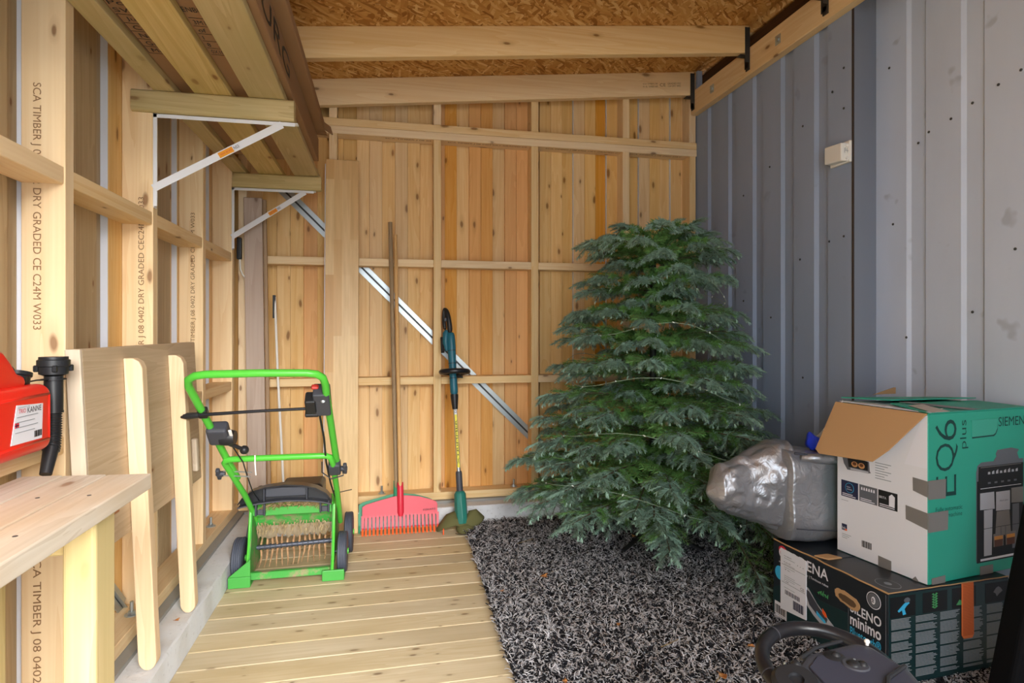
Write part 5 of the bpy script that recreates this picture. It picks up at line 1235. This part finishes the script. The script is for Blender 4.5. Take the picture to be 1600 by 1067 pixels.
leaf(1.292, 3.00, .040, .016, 2.2, 'small brown leaf on the rug just under the front tree branches', 2)
leaf(.846, 2.110, .040, .010, 1.0, 'tiny orange-brown leaf fragment in the middle of the rug', 4)
leaf(1.040, 1.726, .040, .017, 1.8, 'brown leaf on the rug next to the black steering wheel', 0)
leaf(.545, 1.80, .040, .011, 1.3, 'small leaf near the lower left edge of the rug', 3)
leaf(.480, 2.492, .036, .008, .3, 'tiny leaf crumb at the deck side edge of the rug', 2)
leaf(1.235, 1.868, .040, .012, 2.6, 'narrow reddish leaf on the rug left of the dark box', 5)
leaf(-.722, 2.33, .106, .010, .7, 'small brown leaf lying on the concrete kerb', 1)
for i, (x, y, a, L) in enumerate(((.93, 1.93, .1, .09), (.66, 3.02, .2, .11), (1.0, 1.70, .5, .07))):
    o = build('straw', MB().tube([(x+L*t_*math.cos(a+.3*t_), y+L*t_*math.sin(a+.3*t_), .040+.004*math.sin(3*t_)) for t_ in (0, .3, .6, 1)], .0012, 5), 'hay', None)
    origin_to_base(o); tag(o, ('curved straw in the middle of the rug', 'pale straw on the rug near the trimmer', 'short straw beside the leaf by the steering wheel')[i], 'straw', 'straws on the rug')
# ================================================================ STEERING WHEEL CONSOLE
sw = thing('steering_console', 'black steering wheel with a button console in front of the dark box', 'steering wheel', (.86, .85, .03))
C0 = Vector((.814, .985, .49)); ax = Vector((-.04, -.20, 1)).normalized(); e1 = Vector((1, 0, .10)).normalized(); e1 = (e1-ax*e1.dot(ax)).normalized(); e2 = ax.cross(e1)
rim = [C0+(e1*math.cos(a)+e2*math.sin(a))*.117 for a in [2*PI*i/40 for i in range(40)]]
build('rim', MB().tube(rim, .0140, 14, closed=True), 'blackgloss', sw, smooth=True)
for q in (1.9, 3.0):
    p = C0+(e1*math.cos(q)+e2*math.sin(q))*.117; t_ = (e1*-math.sin(q)+e2*math.cos(q))
    build('grip_seam', MB().tube([p-t_*.0012, p+t_*.0012], .0147, 14), 'charcoal', sw, smooth=True)
CB = [(.59, .80), (.634, .877), (.672, .907), (.738, .955), (.853, .972), (.879, .948), (.880, .868), (.85, .79), (.70, .73)]
def pan(pts, z0, z1, m, nm, **k): return build(nm, MB().prism(pts, (0, 0, 0), (1, 0, 0), (0, 1, 0), z0, z1), m, sw, **k)
ZC = .55
pan(CB, ZC-.075, ZC, 'charcoal', 'console', bevel=.016, seg=4)
build('hub', MB().lathe([(.036, 0), (.038, .010), (.032, .016), (.012, .017), (.011, .012)], (.655, .868, ZC-.004), (-.1, -.2, 1), 28), 'black', sw, smooth=True)
pan([(.70, .86), (.708, .905), (.745, .932), (.842, .946), (.860, .925), (.862, .875), (.835, .80), (.72, .78)], ZC+.0002, ZC+.003, mat('dark_slate_plastic', (58, 60, 74), .42), 'top_panel', bevel=.0015)
build('ridge', MB().tube([(.715, .935, ZC+.001), (.76, .955, ZC+.004), (.825, .968, ZC+.003)], .0036, 8), 'black', sw, smooth=True)
build('ridge', MB().tube([(.76, .80, ZC+.004), (.81, .845, ZC+.006), (.868, .872, ZC+.004)], .004, 8), 'black', sw, smooth=True)
build('button_plate', MB().lathe([(.022, 0), (.020, .002)], (.790, .893, ZC+.0032), (0, 0, 1), 24), 'charcoal', sw, smooth=True)
build('button_plate', MB().lathe([(.018, 0), (.016, .0015)], (.775, .925, ZC+.0032), (0, 0, 1), 24), 'black', sw, smooth=True)
for x, y, r_ in ((.690, .915, .006), (.676, .897, .007), (.778, .926, .005), (.786, .893, .009), (.801, .890, .006)):
    build('button', MB().lathe([(r_+.003, 0), (r_+.0015, .002), (r_, .004), (r_*.6, .0055)], (x, y, ZC+.0045), (0, 0, 1), 16), 'black', sw, smooth=True)
for x, y in ((.796, .903), (.779, .928), (.671, .918)): build('stud', MB().lathe([(.0022, 0), (.002, .0075)], (x, y, ZC+.0005), (0, 0, 1), 8), 'zinc', sw)
build('white_knob', MB().lathe([(.003, 0), (.003, .004), (.0048, .005), (.0048, .008), (.003, .010)], (.866, .952, ZC-.0005), (0, 0, 1), 14), 'white', sw, smooth=True, label='small white knob on the far corner of the console')
build('column', MB().tube([(.78, .85, ZC-.07), (.84, .82, .07)], [.035, .05], 14), 'black', sw, smooth=True)
build('spoke', MB().bar(tuple(C0+e1*-.108), (.76, .93, .485), .03, .012), 'black', sw, bevel=.003)
build('foot', MB().box(.70, .98, .70, .96, .040, .075), 'black', sw, bevel=.015, seg=3)
# tall black thing cut off by the right edge of the picture
bk = thing('black_backrest', 'tall black padded item cut off by the right edge of the picture', 'backrest', (1.72, 1.18, .04))
mb = MB(); A = [(1.600, 1.30, .04), (1.81, 1.28, .04), (1.85, 1.38, .04), (1.64, 1.40, .04)]; B = [(1.765, 1.30, .70), (1.955, 1.28, .70), (1.995, 1.38, .70), (1.805, 1.40, .70)]
build('pad', mb.hexa(A+B), mat('black_fabric', (18, 18, 20), .9, 0, .1), bk, bevel=.02, seg=4)
